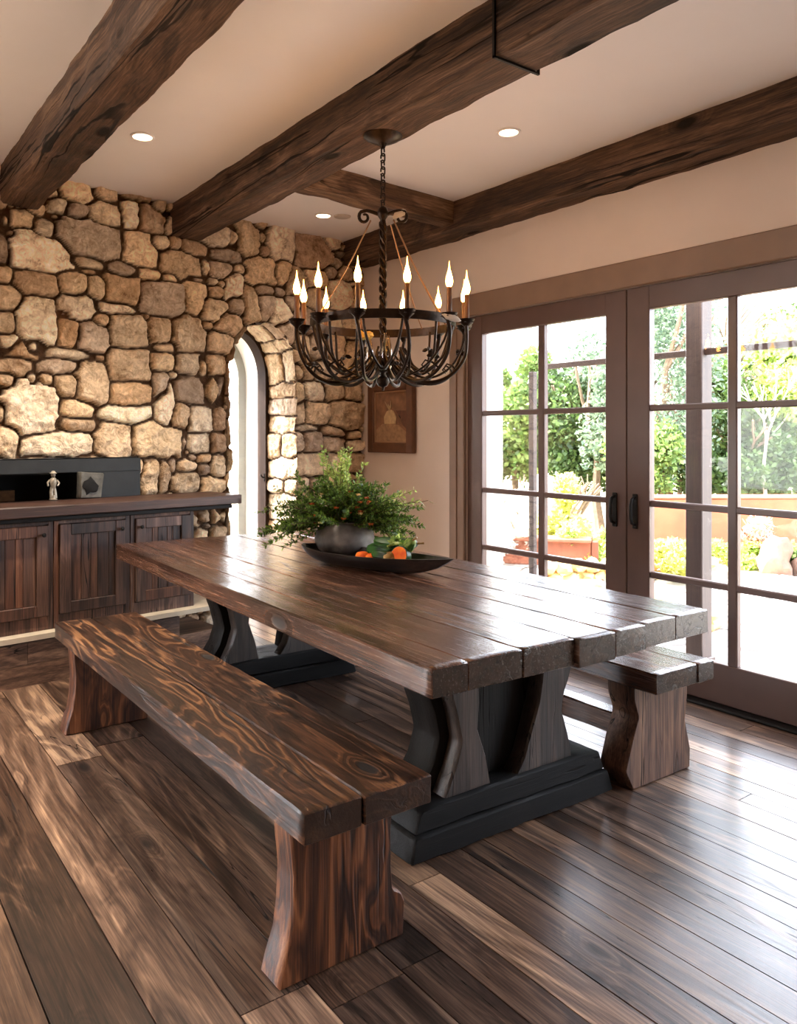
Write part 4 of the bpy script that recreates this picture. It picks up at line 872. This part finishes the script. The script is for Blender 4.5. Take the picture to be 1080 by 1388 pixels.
gourd('green_squash', inb(.02, .035, .052), (.040, .036, .095), (R(90), 0, bw.rotation_euler.z + R(70)), VG, 'long dark green squash lying next to the clay pot', 'squash', 8, .01)
gourd('green_squash', inb(.09, .06, .088), (.038, .032, .11), (R(90), R(14), bw.rotation_euler.z + R(100)), VG, 'dark green squash on top at the back of the bowl', 'squash', 8, .014)
gourd('striped_squash', inb(.17, .025, .085), (.030, .03, .085), (R(62), R(0), bw.rotation_euler.z + R(60)), VL, 'light striped green squash leaning at the right of the pile', 'squash', 10, .006)
gourd('green_squash', inb(.07, -.04, .045), (.030, .028, .062), (R(90), 0, bw.rotation_euler.z + R(80)), VG, 'small dark green squash low at the front of the pile', 'squash', 6)
gourd('halved_pumpkin', inb(.17, -.035, .055), (.048, .044, .05), (R(75), 0, bw.rotation_euler.z + R(-5)), VG, 'cut green pumpkin half showing orange flesh, at the right front of the bowl', 'pumpkin', 0, 0, False, .3)
gourd('tan_gourd', inb(.115, -.04, .042), (.028, .028, .036), (R(80), 0, 1.0), VB, 'small round tan gourd at the front of the bowl', 'gourd', 0)
gourd('orange_gourd', inb(-.03, -.05, .036), (.026, .024, .036), (R(90), 0, bw.rotation_euler.z + R(85)), VO, 'small orange gourd at the foot of the clay pot', 'gourd', 6)
gourd('orange_gourd', inb(.02, -.05, .034), (.020, .020, .030), (R(90), 0, bw.rotation_euler.z + R(100)), VO, 'tiny orange gourd between the pot and the green squash', 'gourd', 5)
e = empty('leafy_stalk', inb(.13, .0, .105)); tag(e, 'pale green leaf stalk lying on top of the squashes', 'leaf', 'vegetables in the bowl'); g = MB()
for k in range(26): leaf(g, (rl.uniform(-.02, .02), rl.uniform(-.03, .03), rl.uniform(-.006, .014)), (rl.uniform(-1, 1), rl.uniform(-1, 1), rl.uniform(-.2, .7)), .04, .022, col=(rl.random(), 0.3, 0))
g.build('leaf_cluster', leaf_mat('lettuce', (84, 118, 40), (190, 200, 110)), e, smooth_ang=0)
g = MB(); g.tube([(-.05, .0, -.01), (0, 0, .0), (.05, .01, .006)], .005, 6); g.build('stalk', VL, e)

# ------------------------------------------------------------------ outside
def patio_mat():
    m, n, p = newmat('flagstone'); tc = nd(n, 'ShaderNodeTexCoord'); mp = nd(n, 'ShaderNodeMapping'); mp.inputs['Scale'].default_value = (1.3, .9, 1); n.links.new(tc.outputs['Object'], mp.inputs[0])
    ns = nd(n, 'ShaderNodeTexNoise'); ns.inputs['Scale'].default_value = 2.5; ns.inputs['Detail'].default_value = 4; n.links.new(mp.outputs[0], ns.inputs['Vector'])
    wv = nd(n, 'ShaderNodeMixRGB'); wv.inputs[0].default_value = .12; n.links.new(mp.outputs[0], wv.inputs[1]); n.links.new(ns.outputs['Color'], wv.inputs[2])
    v = nd(n, 'ShaderNodeTexVoronoi', feature='DISTANCE_TO_EDGE'); v.inputs['Scale'].default_value = 1.5; n.links.new(wv.outputs[0], v.inputs['Vector'])
    c = nd(n, 'ShaderNodeTexVoronoi'); c.inputs['Scale'].default_value = 1.5; n.links.new(wv.outputs[0], c.inputs['Vector']); sp = nd(n, 'ShaderNodeSeparateXYZ'); n.links.new(c.outputs['Color'], sp.inputs[0])
    col = ramp(n, sp.outputs[0], [(0, lin((142, 135, 126))), (.5, lin((160, 152, 142))), (1, lin((126, 122, 116)))]); col = mixc(n, smooth(n, v.outputs[0], .03, .012), col, lin((54, 48, 42)))
    n.links.new(col, p.inputs['Base Color']); p.inputs['Roughness'].default_value = .8; b = nd(n, 'ShaderNodeBump'); b.inputs['Strength'].default_value = .4; b.inputs['Distance'].default_value = .02
    n.links.new(smooth(n, v.outputs[0], .0, .05), b.inputs['Height']); n.links.new(b.outputs[0], p.inputs['Normal']); return m
g = MB(); g.box((XW + .22, -8, -.12), (7.1, 6.2, -.02)); struct(g.build('patio', patio_mat(), smooth_ang=0), 'sunlit pale flagstone patio')
g = MB(); g.box((-14, -14, -.5), (45, 45, -.14)); struct(g.build('ground', plain('garden_soil', (128, 116, 84), rough=.95, noise_amt=.3, scale=1.5), smooth_ang=0), 'garden ground beyond the patio')
g = MB(); g.box((XW + .05, 4.245, 0), (4.20, 4.5, 2.55)); struct(g.build('wall_outside', M['white'], smooth_ang=0), 'white stucco pier outside the glass doors')
pw = wood('pergola_timber', [(46, 32, 27), (64, 47, 39), (82, 62, 52), (98, 76, 64)], 'Z', rough=.6, freq=22, contrast=.5, vary=.1, bump=.3, knots=.4, crack=.5)
e = empty('pergola_post', (4.31, 2.70, -.02)); tag(e, 'thick square brown timber post on the patio seen through the right glass door', 'post'); g = MB(); g.box((-.055, -.055, 0), (.055, .055, 2.9), bev=.006); g.build('post', pw, e)
g = MB(); g.box((-.07, -.07, 0), (.07, .07, .05), bev=.006); g.build('foot', pw, e)
e = empty('pergola_post', (4.297, 4.03, -.02)); tag(e, 'thin brown timber post close to the white pier outside the left glass door', 'post'); g = MB(); g.box((-.022, -.024, 0), (.022, .024, 1.84), bev=.004); g.build('post', pw, e)
e = empty('pergola_rail', (4.30, 2.6, 1.83)); tag(e, 'level brown timber rail fixed to the posts outside the glass doors', 'rail'); g = MB(); prism(g, rect(-.02, .02, 0, .038), 2.9, mpY, r=.004, amp=.001, c0=-1.55); g.build('rail', wood('rail_timber', [(50, 36, 30), (68, 50, 42), (86, 66, 54)], 'Y', rough=.6, contrast=.4), e)
# terracotta garden wall and low golden stone kerb
g = MB(); g.box((-.9, -.12, 0), (2.6, .12, .78), bev=.01); e = empty('garden_wall', (8.2, 5.1, -.14), R(-35)); g.build('wall_body', plain('terracotta_render', (150, 80, 52), rough=.85, noise_amt=.25, scale=4), e)
g = MB(); g.box((-.92, -.14, .78), (2.62, .14, .81), bev=.008); g.build('coping', plain('terracotta_coping', (150, 96, 72)), e); tag(e, 'low terracotta rendered garden wall beyond the patio', 'garden wall')
def rock(name, loc, rad, label, col, seed, cat='rock', group=None, rz=0):
    e = empty(name, loc); tag(e, label, cat, group); g = MB(); g.blob((0, 0, rad[2] * .8), rad, seed, .28, 1.6, 3, rot=Euler((0, 0, rz))); g.build('body', plain(name + '_skin%d' % seed, col, rough=.85, noise_amt=.3, scale=6, bump=.5, dist=.05), e); return e
rock('golden_boulder', (4.98, 3.5, -.05), (.2, .15, .15), 'golden boulder on the patio just right of the timber post', (196, 150, 92), 3, group='garden rocks')
rock('golden_boulder', (5.1, 3.22, -.05), (.17, .16, .10), 'smaller golden boulder in front of the golden pair on the patio', (206, 160, 104), 5, group='garden rocks')
rock('golden_boulder', (4.8, 3.85, -.05), (.16, .14, .17), 'golden boulder left of the timber post, half hidden by the table end', (188, 142, 84), 7, group='garden rocks')
rock('brown_rock', (7.55, 3.92, -.12), (.16, .16, .26), 'tall brown rock at the patio edge, left of the pair seen in the right door', (108, 82, 68), 9, group='garden rocks')
rock('brown_rock', (7.75, 3.62, -.12), (.15, .2, .22), 'tall brown rock at the patio edge, right of the pair seen in the right door', (116, 90, 76), 12, group='garden rocks')
rock('white_rock', (6.9, 6.55, -.12), (.33, .22, .26), 'white squared rock at the foot of the yellow shrub seen in the left door', (222, 214, 200), 15, group='garden rocks')
rock('grey_rock', (6.3, 6.75, -.12), (.34, .26, .24), 'wide shaded grey rock beneath the white flowering bush', (112, 104, 94), 17, group='garden rocks')
e = empty('patio_kerb', (7.2, 2.9, -.12), R(-8)); tag(e, 'pale raised stone edging along the far side of the patio', 'edging'); g = MB(); x = -1.5
while x < 1.6: g.box((-.14, x, 0), (.14, x + .48, .15), bev=.012); x += .49
g.build('edging_stone', plain('pale_kerb', (226, 212, 184), noise_amt=.1), e)
e = empty('planter_wall', (6.35, 4.75, -.1), R(-30)); tag(e, 'low golden rubble stone planter wall behind the table end', 'planter'); g = MB(); rk = random.Random(4)
for i in range(12):
    for j in range(2): g.blob((-.85 + i * .15 + j * .07, rk.uniform(-.04, .04), .07 + j * .13), (.085, .1, .075), i * 2 + j, .25, 1.8, 2)
g.build('rubble', plain('golden_rubble', (206, 172, 112), rough=.85, noise_amt=.3, scale=8, bump=.4), e)
g = MB(); g.box((-.55, .32, 0), (.55, .44, .26), bev=.01); g.box((-.55, .22, .26), (.55, .5, .3), bev=.01)
e = empty('garden_bench', (5.95, 5.55, -.02), R(-52)); g.build('seat', plain('redwood', (128, 72, 50), noise_amt=.2), e); tag(e, 'low red brown timber bench front at the foot of the left glass door view', 'bench')
g = MB(); [g.box((x_, .3, 0), (x_ + .07, .46, .27), bev=.006) for x_ in (-.62, .55)]; g.build('leg', plain('redwood_dark', (104, 58, 40)), e)

def foliage_cloud(mb, c, rad, n, sz, rng, shellness=.45, lumps=None):
    c = Vector(c)
    lumps = lumps or [(Vector((0, 0, 0)), 1.0)]
    for i in range(n):
        o, k = lumps[rng.randrange(len(lumps))]
        v = Vector((rng.gauss(0, 1), rng.gauss(0, 1), rng.gauss(0, 1))).normalized() * (rng.random() ** shellness) * k
        p = c + Vector(((v.x + o.x) * rad[0], (v.y + o.y) * rad[1], (v.z + o.z) * rad[2]))
        d = Vector((rng.uniform(-1, 1), rng.uniform(-1, 1), rng.uniform(-.6, 1))); d.normalize(); s = d.cross(Vector((rng.uniform(-1, 1), rng.uniform(-1, 1), rng.uniform(-1, 1))))
        if s.length < .05: continue
        s.normalize(); L = sz * rng.uniform(.6, 1.4); mb.add([p, p + d * L * .5 + s * L * .3, p + d * L, p + d * L * .5 - s * L * .3], [(0, 1, 2, 3)], (rng.random(), .3, .3))
bark = plain('bark', (112, 94, 76), rough=.9, noise_amt=.3, scale=20, bump=.4); pbark = plain('pale_bark', (196, 184, 166), rough=.85, noise_amt=.2, scale=20)
LM = {'d': leaf_mat('tree_dark', (44, 66, 34), (98, 124, 66), .4), 'm': leaf_mat('tree_mid', (76, 104, 50), (146, 170, 92), .45), 'l': leaf_mat('tree_light', (130, 156, 66), (202, 216, 126), .5),
      'g': leaf_mat('tree_grey', (74, 96, 76), (138, 158, 128), .4), 'y': leaf_mat('shrub_yellow', (170, 178, 70), (232, 228, 138), .5), 'w': leaf_mat('white_flower', (226, 220, 206), (250, 246, 236), .4), 'p': leaf_mat('pink_flower', (214, 150, 130), (240, 200, 176), .4)}
def branches(mb, p, d, L, r, depth, rng, spread=.5, ends=None):
    q = p + d * L; mid = p.lerp(q, .5) + Vector((rng.uniform(-1, 1), rng.uniform(-1, 1), 0)) * L * .06; mb.tube([p, mid, q], [r, r * .85, r * .68], 6)
    if ends is not None: ends.append(q)
    if depth == 0: return
    for k in range(rng.choice((2, 3))):
        nd_ = (d + Vector((rng.uniform(-1, 1), rng.uniform(-1, 1), rng.uniform(-.2, .5))) * spread).normalized(); branches(mb, q, nd_, L * rng.uniform(.62, .85), r * .64, depth - 1, rng, spread, ends)
def tree(x, y, h, rad, kind, n, sz, label, seed, name='tree', cat='tree', tr=True, barkm=None, zc=.62, dense=.45, nl=9):
    rng = random.Random(seed); e = empty(name, (x, y, -.14)); tag(e, label, cat, 'garden trees and shrubs')
    if tr:
        t = MB(); ends = []; branches(t, Vector((0, 0, 0)), Vector((rng.uniform(-.08, .08), rng.uniform(-.08, .08), 1)).normalized(), h * .32, h * .018 + .015, 3, rng, .55, ends); t.build('trunk', barkm or bark, e)
    g = MB(); lumps = [(Vector((rng.uniform(-.6, .6), rng.uniform(-.6, .6), rng.uniform(-.65, .65))), rng.uniform(.3, .5)) for _ in range(nl)]
    foliage_cloud(g, (0, 0, h * zc), (rad, rad, h * (1 - zc)), n, sz, rng, dense, lumps); g.build('crown', LM[kind], e, smooth_ang=0); return e
def at_px(d, px):       # a spot d metres from the house corner viewpoint
    u = (px - 516.1) / 1062.4; th = R(35.87); return (math.sin(th) + math.cos(th) * u) * d, (math.cos(th) - math.sin(th) * u) * d
TR = [ # px, distance, height, radius, kind, leaves, size, label
 (700, 13, 3.0, 1.0, 'm', 9000, .13, 'broad mid green tree at the left of the left glass door view'),
 (770, 12.5, 2.7, 1.0, 'd', 9000, .12, 'dark green rounded tree in the centre of the left door view'),
 (815, 11.5, 3.5, .8, 'g', 5200, .11, 'grey green airy tree rising highest beside the door meeting stiles, left door view'),
 (845, 12, 2.6, 1.1, 'd', 8000, .12, 'dense dark tree standing behind the meeting stiles of the doors'),
 (900, 10.5, 4.2, .85, 'g', 6000, .09, 'tall airy grey green tree with bare boughs left of the timber post'),
 (960, 12, 3.9, .9, 'g', 5500, .10, 'tall airy tree seen just right of the timber post'),
 (925, 12.5, 2.3, 1.1, 'd', 8000, .12, 'dark thick tree low behind the timber post'),
 (1030, 11, 3.0, .95, 'm', 9000, .12, 'mid green tree behind the bare pale tree in the right door view'),
 (1085, 10.5, 3.3, 1.0, 'l', 8000, .11, 'sunny light green tree at the right edge of the photo'),
 (1130, 11, 3.3, 1.2, 'd', 7000, .12, 'dark tree beyond the right edge of the right door view'),
 (655, 14, 2.7, 1.2, 'd', 7000, .13, 'dark tree partly hidden by the white pier outside'),
 (1000, 10.4, 2.0, .8, 'd', 7000, .10, 'low dark bushy tree behind the terracotta wall'),
 (880, 10.3, 1.9, .7, 'm', 6000, .10, 'low green bushy tree behind the terracotta wall on its left'),
 (1075, 10.3, 1.7, .8, 'd', 6000, .10, 'low dark bush at the right end of the terracotta wall'),
]
for i, (px, d, h, r_, k, n, sz, lb) in enumerate(TR):
    x, y = at_px(d, px); tree(x, y, h, r_, k, int(n * 1.5), sz * .72, lb, 100 + i)
rng = random.Random(5)
for j, (px, d, h, lb) in enumerate(((1035, 9.8, 2.1, 'bare pale trunked small tree before the dark trees in the right door view'), (893, 10.0, 2.5, 'bare grey boughed tree at the left of the right door view'))):
    x, y = at_px(d, px); e = empty('bare_tree', (x, y, -.14)); tag(e, lb, 'tree', 'garden trees and shrubs'); t = MB()
    branches(t, Vector((0, 0, 0)), Vector((.05, 0, 1)).normalized(), h * .36, .04, 4, rng, .6); t.build('trunk', pbark if j == 0 else bark, e)
SH = [ (770, 8.8, 1.2, .42, 'y', 5200, .06, 'yellow green sunlit shrub in the lower left door view'),
 (700, 9.2, 1.15, .42, 'w', 4200, .05, 'mound of white flowers at the left of the left door view'),
 (745, 9.6, 1.05, .36, 'w', 3200, .05, 'white flowering bush just left of the yellow shrub'),
 (690, 8.4, .66, .34, 'w', 3600, .04, 'low white flowering bush beneath the flower mound'),
 (905, 7.4, .55, .34, 'y', 4200, .045, 'rounded yellow green bush on the planter wall, left of the timber post'),
 (800, 8.2, .55, .30, 'l', 2600, .05, 'low light green bush at the foot of the yellow shrub'),
 (1010, 7.9, .45, .26, 'l', 2600, .045, 'low sunny bush right of the timber post'),
 (1025, 8.05, .70, .20, 'p', 1800, .035, 'pink flowering bush before the terracotta wall'),
 (1065, 7.8, .60, .26, 'm', 2400, .05, 'low green plant between the brown rocks'),
 (965, 8.1, .42, .2, 'l', 1700, .04, 'small light green bush close right of the post')]
for i, (px, d, h, r_, k, n, sz, lb) in enumerate(SH):
    x, y = at_px(d, px); tree(x, y, h, r_, k, n, sz, lb, 300 + i, 'shrub', 'shrub', tr=True, zc=.55, dense=.35, nl=7)
# white flowers cover, pale sunlit stone wall seen through the arch
e = empty('courtyard_wall', W(1.35, 0, -4.2), KA); tag(e, 'bright whitewashed courtyard wall seen through the arched window', 'garden wall'); g = MB(); rk = random.Random(9); z = 0
while z < 1.7:
    x = -1.6 + rk.uniform(-.2, 0); hh_ = rk.uniform(.16, .28)
    while x < 1.8: ww = rk.uniform(.2, .42); g.box((x, 0, z), (x + ww - .015, .2 + rk.uniform(0, .02), z + hh_ - .015), bev=.012); x += ww
    z += hh_
g.build('wall_body', M['white'], e, smooth_ang=0)
